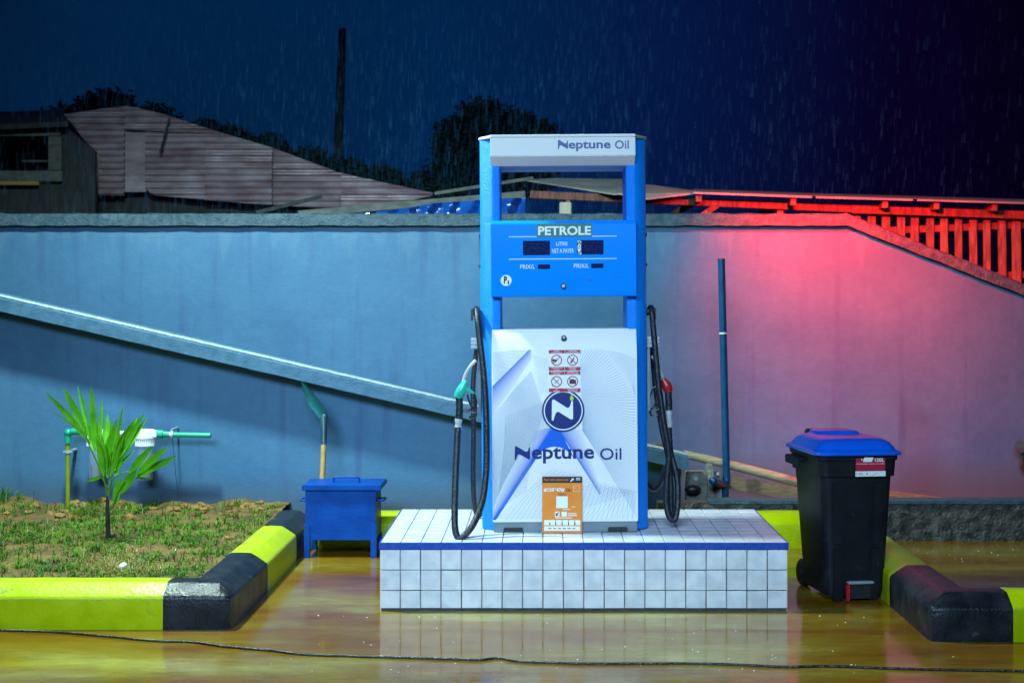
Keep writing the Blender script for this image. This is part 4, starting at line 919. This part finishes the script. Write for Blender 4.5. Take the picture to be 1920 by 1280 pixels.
for cx_, wd in ((179, 26), (272, 30)):
    b = MB(off); p = fp(cx_, 0); zt_ = ZP(805, FYp); zm = ZP(822, FYp); zr_ = ZP(835, FYp); zb_ = ZP(899 if cx_ > 200 else 897, FYp)
    r = wd/2/Sf
    b.tube([(p.x, FYp, zt_), (p.x, FYp, zm+.004), (p.x, FYp, zm)], [r*1.15, r*1.28, r*1.28], 20)
    b.box(p.x-r*1.55, p.x+r*1.55, FYp-.035, FYp+.035, zm+.012, zt_-.006); hsg = b.build('filter_head', M['white_plastic'], fl, bevel=.004)
    b = MB(off)
    for k in range(26):
        a = 2*math.pi*k/26; b.box(p.x+r*1.17*math.cos(a)-.0025, p.x+r*1.17*math.cos(a)+.0025, FYp+r*1.17*math.sin(a)-.0025, FYp+r*1.17*math.sin(a)+.0025, zr_, zm-.001)
    b.tube([(p.x, FYp, zr_), (p.x, FYp, zm)], r*1.13, 20); b.build('screw_ring', M['white_plastic'], hsg)
    b = MB(off); b.tube([(p.x, FYp, zr_), (p.x, FYp, zb_+.012), (p.x, FYp, zb_)], [r*.98, r*.9, r*.75], 20); b.build('clear_bowl', M['clear'], hsg)
    b = MB(off); b.tube([(p.x, FYp, zr_*.42+zb_*.58), (p.x, FYp, zb_+.012)], r*.72, 14); b.build('filter_cartridge', M['pump_grey'], hsg)
b = MB(off); b.cyl(fp(151, 812), fp(253, 812), .017, n=14); b.build('inlet_pipe', M['white_plastic'], fl)
b = MB(off); a, c = fp(292, 813), fp(320, 814.5); b.tube([a+(c-a)*t for t in (0, .1, .12, .5, .52, 1)], [.025, .027, .029, .029, .022, .020], 10); b.build('coupling', M['green_pipe'], fl, smooth=False)
b = MB(off); b.cyl(fp(318, 814.5), fp(395, 816), .0185, n=14); b.build('outlet_pipe', M['green_pipe'], fl)
b = MB(off); b.cyl(fp(319, 814.5), fp(325, 814.6), .024, n=14); p = fp(322, 806); b.box(p.x-.006, p.x+.006, FYp-.006, RY+.002, p.z-.008, p.z+.008); b.build('pipe_clip', M['chrome'], fl, bevel=.001)
b = MB(off); b.tube(curve_pts([fp(323, 820), fp(326, 850), fp(329, 885), fp(334, 935)], 5), .0022, 6); b.tube([fp(327, 869), fp(335, 870)], .002, 5); b.build('hanging_string', M['plastic_black'], fl)

# ================================================================== WHEELED BIN
bn = empty('wheeled_bin', (1.700, 8.07, 0), 'black wheeled rubbish bin with a blue lid and a red label beside the island', 'bin', rot=(0, R(.3), R(9)))
def rrect(hx_, hy_, r, n=5):
    out = []
    for (sx, sy_, a0) in ((1, 1, 0), (-1, 1, 90), (-1, -1, 180), (1, -1, 270)):
        for k in range(n+1):
            a = R(a0+90*k/n); out.append((sx*(hx_-r)+r*math.cos(a), sy_*(hy_-r)+r*math.sin(a)))
    return out
def loft(mb, sections):
    n = len(sections[0][0]); vs = []
    for poly, z in sections: vs += [(x, y, z) for x, y in poly]
    fs = [(i*n+k, i*n+(k+1) % n, (i+1)*n+(k+1) % n, (i+1)*n+k) for i in range(len(sections)-1) for k in range(n)]
    fs += [tuple(range(n-1, -1, -1)), tuple((len(sections)-1)*n+k for k in range(n))]
    return mb.add(vs, fs)
def sh_poly(p, dx, dy): return [(x+dx, y+dy) for x, y in p]
b = MB(); loft(b, [(sh_poly(rrect(.165, .19, .04), 0, -.02), .03), (sh_poly(rrect(.172, .20, .045), 0, -.02), .06), (rrect(.205, .243, .05), .685), (rrect(.219, .257, .05), .690), (rrect(.225, .262, .05), .775), (rrect(.232, .270, .05), .780), (rrect(.233, .271, .05), .803)])
b.build('body', M['bin_black'], bn)
# raised columns and centre panel on the front
def fy(z): return -(.21+(.243-.21)*(z-.06)/.625)-.0
for (xa, xb, z0_, z1_, d) in ((-.150, -.085, .31, .655, .014), (-.150, -.085, .0, .290, .020), (.085, .145, .31, .655, .014), (.085, .145, .0, .290, .020), (-.070, .070, .20, .640, .007)):
    b = MB(); vs = []
    for z in (z0_, z1_):
        s_ = .86+.14*z/.66
        for (x, y) in ((xa*s_, fy(z)-d), (xb*s_, fy(z)-d), (xb*s_, fy(z)+.03), (xa*s_, fy(z)+.03)): vs.append((x, y, z))
    b.add(vs, [(0, 1, 2, 3), (7, 6, 5, 4), (0, 4, 5, 1), (1, 5, 6, 2), (2, 6, 7, 3), (3, 7, 4, 0)]); b.build('front_rib', M['bin_black'], bn, bevel=.006)
for s in (-1, 1):
    b = MB(); b.cyl((s*.112, .225, .078), (s*.168, .225, .078), .078, n=24); wh = b.build('wheel', M['plastic_black'], bn, bevel=.01)
    b = MB(); b.cyl((s*.169, .225, .078), (s*.175, .225, .078), .042, n=18); b.build('hub', M['bin_black'], wh)
    b = MB(); b.box(min(s*.225, s*.258), max(s*.225, s*.258), -.02, .22, .755, .768); b.box(min(s*.252, s*.264), max(s*.252, s*.264), -.02, .22, .72, .768); b.build('grab_handle', M['bin_black'], bn, bevel=.004)
b = MB(); b.cyl((-.165, .225, .078), (.165, .225, .078), .012); b.build('axle', M['chrome'], bn)
# lid
def lidsec(hx_, hy_, z, r, dy=0): return (sh_poly(rrect(hx_, hy_, r), 0, dy), z)
b = MB(); loft(b, [lidsec(.240, .278, .806, .06), lidsec(.252, .290, .808, .07), lidsec(.255, .293, .816, .07), lidsec(.250, .288, .826, .07), lidsec(.232, .268, .834, .07), lidsec(.222, .258, .850, .07), lidsec(.205, .243, .872, .075), lidsec(.180, .220, .888, .08, .005), lidsec(.15, .185, .895, .08, .01)])
lid = b.build('lid', M['lid_blue'], bn)
b = MB(); loft(b, [lidsec(.135, .10, .892, .05, .13), lidsec(.125, .09, .908, .05, .135), lidsec(.105, .075, .914, .05, .14)]); b.build('lid_hump', M['lid_blue'], lid)
b = MB(); b.box(-.125, .115, .235, .285, .872, .908); b.build('lid_handle', M['plastic_black'], lid, bevel=.008)
# label
ly = -.2705
LBX = -.030
def lb_box(mb, x0_, x1_, z0_, z1_, y):
    x0_ += LBX; x1_ += LBX; mb.add([(x0_, y, z0_), (x1_, y, z0_), (x1_, y, z1_), (x0_, y, z1_)], [(0, 1, 2, 3)])
b = MB(); lb_box(b, .005, .175, .722, .800, ly); stk = b.build('label', M['red_print'], bn, smooth=False, recalc=False)
b = MB(); lb_box(b, .003, .177, .692, .721, ly-.001); put_text(b, '120L', .115+LBX, .168+LBX, .772, .792, ly-.0012, .02)
b.add([(.045+LBX, ly-.0012, .772), (.098+LBX, ly-.0012, .772), (.106+LBX, ly-.0012, .796), (.053+LBX, ly-.0012, .796)], [(0, 1, 2, 3)]); lb_box(b, .036, .043, .782, .789, ly-.0012)
put_text(b, 'Contenedor basura con pedal', .010+LBX, .170+LBX, .757, .765, ly-.0012, .005); b.build('label_print', M['white_print'], stk, smooth=False, recalc=False)
b = MB(); put_text(b, '120 L', .020+LBX, .048+LBX, .701, .713, ly-.002, .01); lb_box(b, .066, .072, .703, .711, ly-.002); lb_box(b, .008, .010, .700, .714, ly-.002); b.add([(.10+LBX, ly-.002, .698), (.102+LBX, ly-.002, .698), (.13+LBX, ly-.002, .711), (.128+LBX, ly-.002, .712)], [(0, 1, 2, 3)]); b.build('label_print', M['black_print'], stk, smooth=False, recalc=False)
# pedal
b = MB(); b.box(-.060, .092, -.258, -.218, .099, .112); b.build('pedal', M['silver'], bn, bevel=.005)
b = MB(); b.box(-.064, -.044, -.250, -.225, .004, .096); b.build('pedal_arm', M['red_plastic'], bn, bevel=.004)
b = MB(); b.box(-.036, .080, -.236, -.205, .015, .096); b.build('pedal_recess', M['black_print'], bn, smooth=False)

# ================================================================== PIPE, PLANKS AND SCRAP BEHIND THE LOW WALL
vp = empty('vent_pipe', W(1356, 900, 10.35), 'tall dark blue plastic pipe rising in front of the wall between pump and bin', 'pipe'); off = vp.location
b = MB(off); b.cyl(W(1352.5, 485, 10.35), W(1362.5, 906, 10.35), .0275, n=18); b.build('upright', M['blue_pipe'], vp)
b = MB(off); b.cyl(W(1356, 623, 10.35), W(1356.1, 626, 10.35), .0295, n=18); b.build('joint_ring', M['white_plastic'], vp)
b = MB(off); b.tube(curve_pts([W(1362, 896, 10.35), W(1361, 905, 10.34), W(1354, 908, 10.30), W(1344, 904, 10.16), W(1338, 901, 10.06)], 4), .027, 14); b.ball(W(1337.5, 901, 10.05), .030); b.build('elbow', M['blue_pipe'], vp)
b = MB(off); p = W(1360, 906, 10.35); b.cyl(p, (p.x, p.y, 0), .026, n=14); b.build('lower_pipe', M['blue_pipe'], vp)

def thing_tube(name, pts, r, m, label, cat, n=14):
    b = MB(pts[0]); b.tube(pts, r, n); o = b.build(name, m, label=label, cat=cat); o.location = pts[0]; return o
def thing_bar(name, p0, p1, wd, ht, m, label, cat, group=None, up=(0, 0, 1), bevel=.003):
    b = MB(p0); b.bar(p0, p1, wd, ht, up); o = b.build(name, m, label=label, cat=cat, group=group, bevel=bevel); o.location = p0; return o
q = curve_pts([W(1236, 843, 10.75), W(1300, 855, 10.72), W(1400, 879, 10.68), W(1500, 905, 10.65), W(1600, 934, 10.6)], 5)
thing_tube('wooden_pole', q, [.030+.010*i/len(q) for i in range(len(q))], M['pole_wood'], 'pale yellowish wooden pole slanting down behind the blue pipe', 'pole')
thing_bar('plank', W(1366, 903, 10.5), W(1560, 938, 10.45), .05, .095, M['plank'], 'thick brown plank leaning below the pale wooden pole', 'plank')
thing_bar('plank', W(1322, 938, 10.3), W(1520, 950, 10.3), .12, .03, M['plank'], 'thin flat board lying lowest on the low wall behind the island', 'plank')
thing_bar('plank', W(1640, 922, 10.6), W(1775, 938, 10.5), .06, .035, M['plank'], 'reddish scrap board sticking out to the right of the bin', 'plank')
p = W(1315, 935, 10.25)
cb_ = empty('concrete_block', (p.x, p.y, 0.2), 'dirty grey formwork block behind the low wall beside the blue pipe', 'concrete block'); off = cb_.location
b = MB(off); a = W(1287, 934, 10.3); c = W(1348, 884, 10.3); b.box(a.x, c.x-.09, 10.26, 10.42, .1, c.z)
b.box(c.x-.088, c.x-.04, 10.24, 10.42, .1, c.z+.05); b.box(c.x-.038, c.x+.02, 10.28, 10.42, .1, c.z-.01); b.build('block', M['grey_concrete'], cb_, bevel=.008)
b = MB(off); q = W(1305, 897, 10.25); b.cyl(q, q+Vector((0, .03, 0)), .017, n=8); b.build('bolt', M['chrome'], cb_); b = MB(off); q = W(1346, 888, 10.25); b.cyl(q, q+Vector((0, .05, 0)), .012, n=8); b.build('bolt', M['chrome'], cb_)
q = W(1299, 917, 10.2); b = MB(off); b.ball(q, .055, 1.1, .6, .6, 10, 7); b.build('black_cap', M['plastic_black'], cb_)
# rusty bits on the ramp coping
p = W(1232, 846, 10.1)
rb = empty('rusty_clamp', p, 'small rusty iron clamp lying on the sloping coping right of the pump', 'clamp'); off = p
b = MB(off); b.bar(W(1216, 832, 10.1), W(1246, 833, 10.1), .03, .012); b.bar(W(1216, 848, 10.1), W(1250, 851, 10.1), .03, .012); b.build('flange', M['rust'], rb, bevel=.002)
for x in (1221, 1230, 1243):
    b = MB(off); b.cyl(W(x, 833, 10.1), W(x+.5, 849, 10.1), .010, n=8); b.ball(W(x, 841, 10.1), .016, n_ if False else 1, 1, 1, 8, 6); b.build('bolt', M['rust'], rb)
# tap at the right edge
p = W(1914, 860, 11.1)
tp = empty('wall_tap', p, 'small dark round fitting on a short stub at the right edge before the red wall', 'tap'); off = p
b = MB(off); b.cyl(W(1916, 836, 11.02), W(1916, 836, 11.12), .055, n=20); b.build('cap', M['plastic_black'], tp, bevel=.008)
b = MB(off); b.tube(curve_pts([W(1917, 836, 11.1), W(1917, 855, 11.08), W(1917, 872, 11.07), W(1922, 882, 11.07)], 4), .018, 12); b.bar(W(1922, 836, 11.1), W(1922, 836, 11.2), .03, .03); b.build('stub', M['dark_timber'], tp)

# ================================================================== CABLE
cpts = [(-260, 1178), (-100, 1181), (0, 1181), (100, 1184), (200, 1192), (280, 1200), (360, 1203), (420, 1211), (500, 1218), (560, 1225), (620, 1228), (760, 1232), (860, 1235), (900, 1236), (935, 1233), (975, 1239), (1100, 1243), (1300, 1243), (1400, 1246), (1470, 1249), (1560, 1248), (1700, 1253), (1920, 1257), (2150, 1262)]
q = curve_pts([G(x, y, 0.006) for x, y in cpts], 9)
for i, v in enumerate(q): v += Vector((0, .004*noise.noise(Vector((v.x*9, 0, 0))), 0.0))
b = MB(); b.tube(q, .0056, 8); o = b.build('cable', M['cable'], label='thin black cable trailing across the wet forecourt in the foreground', cat='cable')

mb = MB()
for _ in range(95):
    p = G(random.uniform(460, 1900), 1150+110*random.random()**1.3) if random.random() < .8 else G(random.uniform(1640, 1920), random.uniform(1022, 1060))
    if p.x > 1.85 and 6.85 < p.y < 7.2: continue
    s_ = random.uniform(.0012, .0036); k = len(mb.v); mb.ball((p.x, p.y, s_*.5), s_, random.uniform(.8, 1.8), 1, .7, 6, 4)
mb.build('glints', M['white_plastic'], kind='stuff', label='tiny pale bits added as grit scattered on the wet forecourt', cat='glints')  # white bits added to imitate glints on the wet slab
# ================================================================== BACKGROUND: SHEDS, TREES, POLE
def corr(parent, off, top, bot, x0p, x1p, Y, name='iron_sheet', pitch=.068, amp=.021, m=None, tilt=0.0):
    """sheet with horizontal corrugations between top(px) and bot(px) in photo x range"""
    mb = MB(off); n = max(3, int((x1p-x0p)/8)); X_ = []
    zs0 = min(ZP(bot(x0p), Y), ZP(bot(x1p), Y)); vs = []; rows = None
    zmax = max(ZP(top(x0p+(x1p-x0p)*i/n), Y) for i in range(n+1)); rows = int((zmax-zs0)/(pitch/8))+2
    for i in range(n+1):
        px = x0p+(x1p-x0p)*i/n; zt_, zb_ = ZP(top(px), Y), ZP(bot(px), Y)
        for k in range(rows+1):
            z = zs0+(zmax-zs0)*k/rows; z = min(max(z, zb_), zt_)
            dd = amp*math.sin(2*math.pi*z/pitch)+.02*noise.noise(Vector((px*.03, z*1.2, Y)))
            vs.append((XP(px, Y), Y+dd+tilt*(z-zs0), z))
    r1 = rows+1
    mb.add(vs, [(i*r1+k, (i+1)*r1+k, (i+1)*r1+k+1, i*r1+k+1) for i in range(n) for k in range(rows)])
    return mb.build(name, m or M['rusty_sheet'], parent, recalc=False)
def pl(*pts):
    def f(x):
        if x <= pts[0][0]: return pts[0][1]
        for (xa, ya), (xb, yb) in zip(pts[:-1], pts[1:]):
            if x <= xb: return ya+(yb-ya)*(x-xa)/(xb-xa)
        return pts[-1][1]
    return f
SYd = 15.0
shd = empty('corrugated_shed', (XP(430, SYd), SYd, 0), 'shed of rusty grey corrugated iron sheets above the wall at the left', 'shed'); off = shd.location
topl = pl((120, 214), (235, 198), (300, 212), (415, 249), (505, 275), (640, 325), (812, 362))
corr(shd, off, topl, pl((120, 216), (178, 285), (179, 366), (233, 367)), 120, 233, SYd)
corr(shd, off, topl, pl((233, 243), (415, 251)), 233, 415, SYd-.05)
b = MB(off); a, c = W(234, 360, SYd+.03), W(274, 240, SYd+.03); b.box(a.x, c.x, SYd+.03, SYd+.05, a.z, c.z); b.build('flat_sheet', M['rusty_sheet'], shd, smooth=False)
corr(shd, off, topl, pl((272, 352), (285, 366), (505, 384)), 272, 390, SYd)
corr(shd, off, topl, pl((380, 375), (505, 384)), 384, 510, SYd-.03)
corr(shd, off, topl, pl((505, 384), (640, 392)), 505, 645, SYd+.02)
corr(shd, off, topl, pl((640, 392), (740, 384), (812, 366)), 640, 812, SYd-.02)
b = MB(off); b.add([W(180, 300, SYd+.2), W(180, 900, SYd+.2), W(812, 900, SYd+.2), W(812, 372, SYd+.2), W(640, 345, SYd+.2), W(240, 225, SYd+.2)], [(0, 1, 2, 3, 4, 5)])
k = len(b.v); b.add([v+Vector((0, 3, 0)) for v in b.v[:]], [(5, 4, 3, 2, 1, 0)]); b.f += [(i, (i+1) % 6, k+(i+1) % 6, k+i) for i in range(6)]
b.build('dark_boarding', M['dark_timber'], shd, smooth=False)
b = MB(off); b.bar(W(318, 222, SYd-.1), W(300, 288, SYd-.1), .02, .02, (0, 1, 0)); b.build('bent_rod', M['dark_timber'], shd)
thing_bar('stick', W(480, 399, 12.4), W(604, 368, 12.6), .035, .035, M['dark_timber'], 'dark wet stick resting on the wall in front of the iron shed', 'stick')
# timber hut at far left
HYd = 14.2
hut = empty('timber_hut', (XP(40, HYd), HYd, 0), 'dark timber hut with an open window at the left edge above the wall', 'hut'); off = hut.location
def hb(px0, py0, px1, py1, y0, y1, name, m):
    b = MB(off); a, c = W(px0, py1, y0), W(px1, py0, y0); b.box(a.x, c.x, y0, y1, a.z, c.z); return b.build(name, m, hut, bevel=.006)
b = MB(off); b.add([W(-140, 345, HYd+.05), W(-140, 900, HYd+.05), W(118, 900, HYd+.05), W(118, 345, HYd+.05)], [(0, 1, 2, 3)]); b.v += [v+Vector((0, .1, 0)) for v in b.v[:4]]; b.f += [(7, 6, 5, 4), (0, 3, 7, 4), (0, 1, 5, 4), (2, 3, 7, 6)]; b.build('front_wall', M['dark_timber'], hut, smooth=False)
b = MB(off); vs = [W(112, 232, HYd+.06), W(120, 236, HYd+.06), W(178, 284, HYd+.06), W(180, 900, HYd+.06), W(112, 900, HYd+.06)]
b.add(vs+[v+Vector((0, .06, 0)) for v in vs], [(0, 1, 2, 3, 4), (9, 8, 7, 6, 5)]+[(i, i+5, (i+1) % 5+5, (i+1) % 5) for i in range(5)]); b.build('side_wall', M['dark_timber'], hut, smooth=False)
hb(-140, 241, 112, 255, HYd, HYd+.08, 'lintel', M['hut_timber']); hb(90, 256, 115, 319, HYd, HYd+.08, 'post', M['hut_timber']); hb(-140, 320, 116, 340, HYd-.03, HYd+.08, 'window_sill', M['hut_timber'])
hb(40, 300, 89, 304, HYd+.3, HYd+.33, 'cross_rail', M['hut_timber']); hb(-140, 339.5, 72, 347, HYd-.06, HYd-.031, 'yellow_batten', M['yellow_plank'])
b = MB(off); vs = [W(-140, 240, HYd-.15), W(128, 228, HYd-.15), W(120, 205, HYd+2.2), W(-140, 215, HYd+2.2)]; b.add(vs+[v-Vector((0, 0, .05)) for v in vs], [(0, 1, 2, 3), (7, 6, 5, 4)]+[(i, i+4, (i+1) % 4+4, (i+1) % 4) for i in range(4)]); b.build('roof', M['dark_timber'], hut, smooth=False)
b = MB(off); a, c = W(-140, 400, HYd+1.2), W(110, 240, HYd+1.2); b.box(a.x, c.x, HYd+1.2, HYd+1.25, 0, c.z); b.build('back_wall', M['dark_timber'], hut, smooth=False)

# lean-to at the right: beam, roof sheets, rafter ends, slats
LYd = 12.5
lt = empty('slatted_lean_to', (XP(1500, LYd), LYd, 0), 'timber lean-to of slats and beams lit red above the wall at the right', 'lean-to'); off = lt.location
beam = pl((995, 366), (1220, 376), (1560, 389), (1660, 396), (2000, 409))
b = MB(off); b.bar(W(994, beam(994)-1, LYd), W(1600, beam(1600), LYd), .07, .066); b.build('beam', M['timber'], lt, bevel=.004)
b = MB(off); b.bar(W(1596, beam(1596)+1, LYd-.02), W(2080, beam(2080), LYd-.02), .07, .068); b.build('beam', M['timber'], lt, bevel=.004)
def rsheet(p, m, th=.012):
    b = MB(off); vs = [W(*q_) for q_ in p]; n = len(vs); b.add(vs+[v-Vector((0, 0, th)) for v in vs], [tuple(range(n)), tuple(range(2*n-1, n-1, -1))]+[(i, i+n, (i+1) % n+n, (i+1) % n) for i in range(n)]); return b.build('roof_sheet', m, lt, smooth=False)
rsheet([(985, 337, 13.2), (1043, 334, 13.3), (1178, 336, 13.3), (1180, 362, 12.3), (1150, 363, 12.3), (1075, 351, 12.6)], M['grey_sheet'])
rsheet([(1150, 340, 13.3), (1225, 347, 13.3), (1308, 358, 13.0), (1300, 362, 12.35), (1215, 372, 12.25), (1160, 362, 12.3)], M['grey_sheet'])
edge = pl((1300, 360), (1520, 368), (1700, 373), (1920, 379), (2080, 384))
b = MB(off)
for xa, xb in ((1300, 1530), (1522, 1720), (1712, 2080)):
    b = MB(off); vs = [W(xa, edge(xa), LYd-.25), W(xb, edge(xb), LYd-.25), W(xb, edge(xb)-6, LYd+2.5), W(xa, edge(xa)-6, LYd+2.5)]
    b.add(vs+[v-Vector((0, 0, .015)) for v in vs], [(0, 1, 2, 3), (7, 6, 5, 4)]+[(i, i+4, (i+1) % 4+4, (i+1) % 4) for i in range(4)]); b.build('roof_sheet', M['grey_sheet'], lt, smooth=False)
for x in (1306, 1480, 1650, 1745, 1852):
    b = MB(off); z1_ = ZP(edge(x)+2, LYd-.2)-.02; b.box(XP(x-5, LYd), XP(x+5, LYd), LYd-.2, LYd+2.2, z1_-.055, z1_); b.build('rafter', M['timber'], lt, bevel=.003)
b = MB(off); b.bar(W(1345, 384, LYd), W(1312, 408, LYd-.02), .05, .05, (0, 1, 0)); b.build('brace', M['timber'], lt, bevel=.003)
for x, w_, t_, m in ((1462, 12, 392, 'timber'), (1065, 8, 372, 'timber')):
    b = MB(off); b.box(XP(x-w_/2, LYd), XP(x+w_/2, LYd), LYd-.03, LYd+.03, 0, ZP(t_+3, LYd)); b.build('post', M[m], lt, bevel=.003)
b = MB(off); b.box(XP(1049, LYd-.1), XP(1071, LYd-.1), LYd-.16, LYd-.05, 0, ZP(380, LYd-.1)); b.build('stub_post', mat('pale_cut_timber', (.42, .38, .27), (.55, .5, .38), .6, scale=6, stretch=(6, 6, 1)), lt, bevel=.006)
x = 1606.0; k = 0
while x < 2080:
    wd = random.uniform(12.5, 16.5); ly_ = LYd+.045+random.uniform(0, .01)
    b = MB(off); zt_ = ZP(beam(x)+random.uniform(-4, 6), ly_); lean = random.uniform(-.006, .006)+(.012 if k > 4 else 0)
    b.bar((XP(x, ly_)+lean*1.5, ly_, .3), (XP(x, ly_), ly_, zt_), .024, wd*ly_/F, (1, 0, 0)); b.build('slat', M['timber'], lt, bevel=.002)
    x += random.uniform(25.5, 29.5); k += 1
for ya, yb in ((431, 420), (525, 512)):
    b = MB(off); b.bar(W(1620, ya+3, LYd+.10), W(2080, yb-5, LYd+.10), .05, .06); b.build('rail', M['timber'], lt, bevel=.003)

# tarpaulin and its pole
mb = MB(W(800, 400, 12.2)); off_t = mb.off; n = 46; rows = 8; vs = []
tl = pl((690, 399), (760, 391), (812, 381), (960, 371)); 
for i in range(n+1):
    px = 672+(985-672)*i/n
    for k in range(rows+1):
        py = tl(px)+(414-tl(px))*k/rows; Y = 12.2+.05*noise.noise(Vector((px*.05, py*.02, 0)))+.035*math.sin(px*.17+py*.08)-.02*k/rows
        vs.append(W(px, py, Y))
mb.add(vs, [(i*(rows+1)+k, (i+1)*(rows+1)+k, (i+1)*(rows+1)+k+1, i*(rows+1)+k+1) for i in range(n) for k in range(rows)])
o = mb.build('tarpaulin', M['tarp'], recalc=False, label='crumpled blue plastic sheet hanging behind the wall left of the pump', cat='tarpaulin'); o.location = off_t
thing_bar('timber_beam', W(560, 402, 12.35), W(985, 365, 12.35), .06, .062, M['hut_timber'], 'grey timber beam lying slanted above the blue plastic sheet', 'beam')
thing_bar('timber_beam', W(815, 363, 12.9), W(1000, 334, 12.9), .03, .03, M['hut_timber'], 'thin batten rising from the iron shed tip toward the pump', 'beam')
p = W(632, 330, 20); 
b = MB((p.x, 20, 0)); b.tube([(XP(632, 20), 20, 0), (XP(634, 20), 20, ZP(300, 20)), (XP(642, 20), 20, ZP(54, 20))], [.078, .070, .052], 10)
o = b.build('utility_pole', mat('haze_tinted_pole', (0.04, 0.075, 0.095), (0.07, 0.11, 0.13), 0.85, scale=5), label='dark wooden pole standing against the night sky behind the iron shed', cat='pole'); o.location = (p.x, 20, 0)  # haze in front of the pole is mixed into its blue-grey colour

def tree(cx, base_r, blobs, Y, label, trunk_px, n=2400, seed=1):
    rnd = random.Random(seed); root = empty('tree', (XP(trunk_px, Y), Y, 0), label, 'tree', 'dark trees behind the sheds'); off = root.location
    b = MB(off); zt_ = ZP(blobs[0][1], Y)
    b.tube(curve_pts([(XP(trunk_px, Y), Y, 0), (XP(trunk_px, Y)+.1, Y, zt_*.5), (XP(blobs[0][0], Y), Y, zt_)], 4), [.16-.012*i for i in range(9)], 8)
    for (px, py, r) in blobs[1:]:
        b.tube([(XP(trunk_px, Y)+.08, Y, zt_*.62), W(px, py, Y)], [.06, .02], 6)
    b.build('trunk', M['bark'], root)
    b = MB(off); tot = sum(r*r for _, _, r in blobs)
    for (px, py, r) in blobs:
        c = W(px, py, Y); R_ = r*Y/F
        for _ in range(int(n*r*r/tot)):
            v = Vector((rnd.gauss(0, 1), rnd.gauss(0, 1), rnd.gauss(0, 1))).normalized()*R_*(rnd.random()**.45)*rnd.uniform(.8, 1.1); v.z *= .85
            p = c+v; s = rnd.uniform(.035, .085); u = Vector((rnd.gauss(0, 1), rnd.gauss(0, 1), rnd.gauss(0, .6))).normalized(); t = u.orthogonal().normalized()
            b.add([p-u*s, p+t*s*.4, p+u*s, p-t*s*.4], [(0, 1, 2, 3)])
    b.build('crown', M['dark_leaf'], root, recalc=False, smooth=False)
tree(0, 0, [(200, 225, 72), (120, 240, 52), (290, 245, 60), (60, 265, 50), (380, 268, 52)], 19.0, 'dark low tree showing above the ridge of the iron shed', 210, 7000, 3)
tree(0, 0, [(500, 296, 52), (580, 316, 48), (650, 332, 46), (720, 346, 44), (430, 278, 52), (790, 358, 42), (845, 370, 34)], 18.5, 'long dark bushy tree along the sloping edge of the iron shed roof', 600, 8000, 4)
tree(0, 0, [(905, 232, 60), (860, 265, 58), (960, 250, 60), (1010, 262, 45), (840, 330, 52), (930, 320, 70), (1000, 330, 50), (1035, 290, 36)], 21.0, 'large dark tree behind the pump, crown against the night sky', 920, 11000, 5)

# ================================================================== RAIN
rm = MB()
for _ in range(24000):
    Y = random.uniform(13.4, 21); u = min(random.random(), random.uniform(0, 1.0)) if random.random() < .6 else random.uniform(0, .62); X = (-.42+.80*u)*Y; z = random.uniform(2.2, CH+.235*Y)
    L = random.uniform(.004, .011)*Y; r = random.choice((random.uniform(.0002, .0005), random.uniform(.0006, .0014)))*Y; tx = L*.05
    p = Vector((X, Y, z)); q_ = Vector((X+tx, Y, z+L)); k = len(rm.v)
    for c, s in ((p, .5), (q_, .25)):
        rm.v += [c+Vector((r*s*2, 0, 0)), c+Vector((-r*s, r*s*1.7, 0)), c+Vector((-r*s, -r*s*1.7, 0))]
    rm.f += [[k, k+1, k+4, k+3], [k+1, k+2, k+5, k+4], [k+2, k, k+3, k+5]]
rm.build('rain', M['rain'], kind='stuff', recalc=False, smooth=False, label='fine falling rain streaks against the night sky', cat='rain')
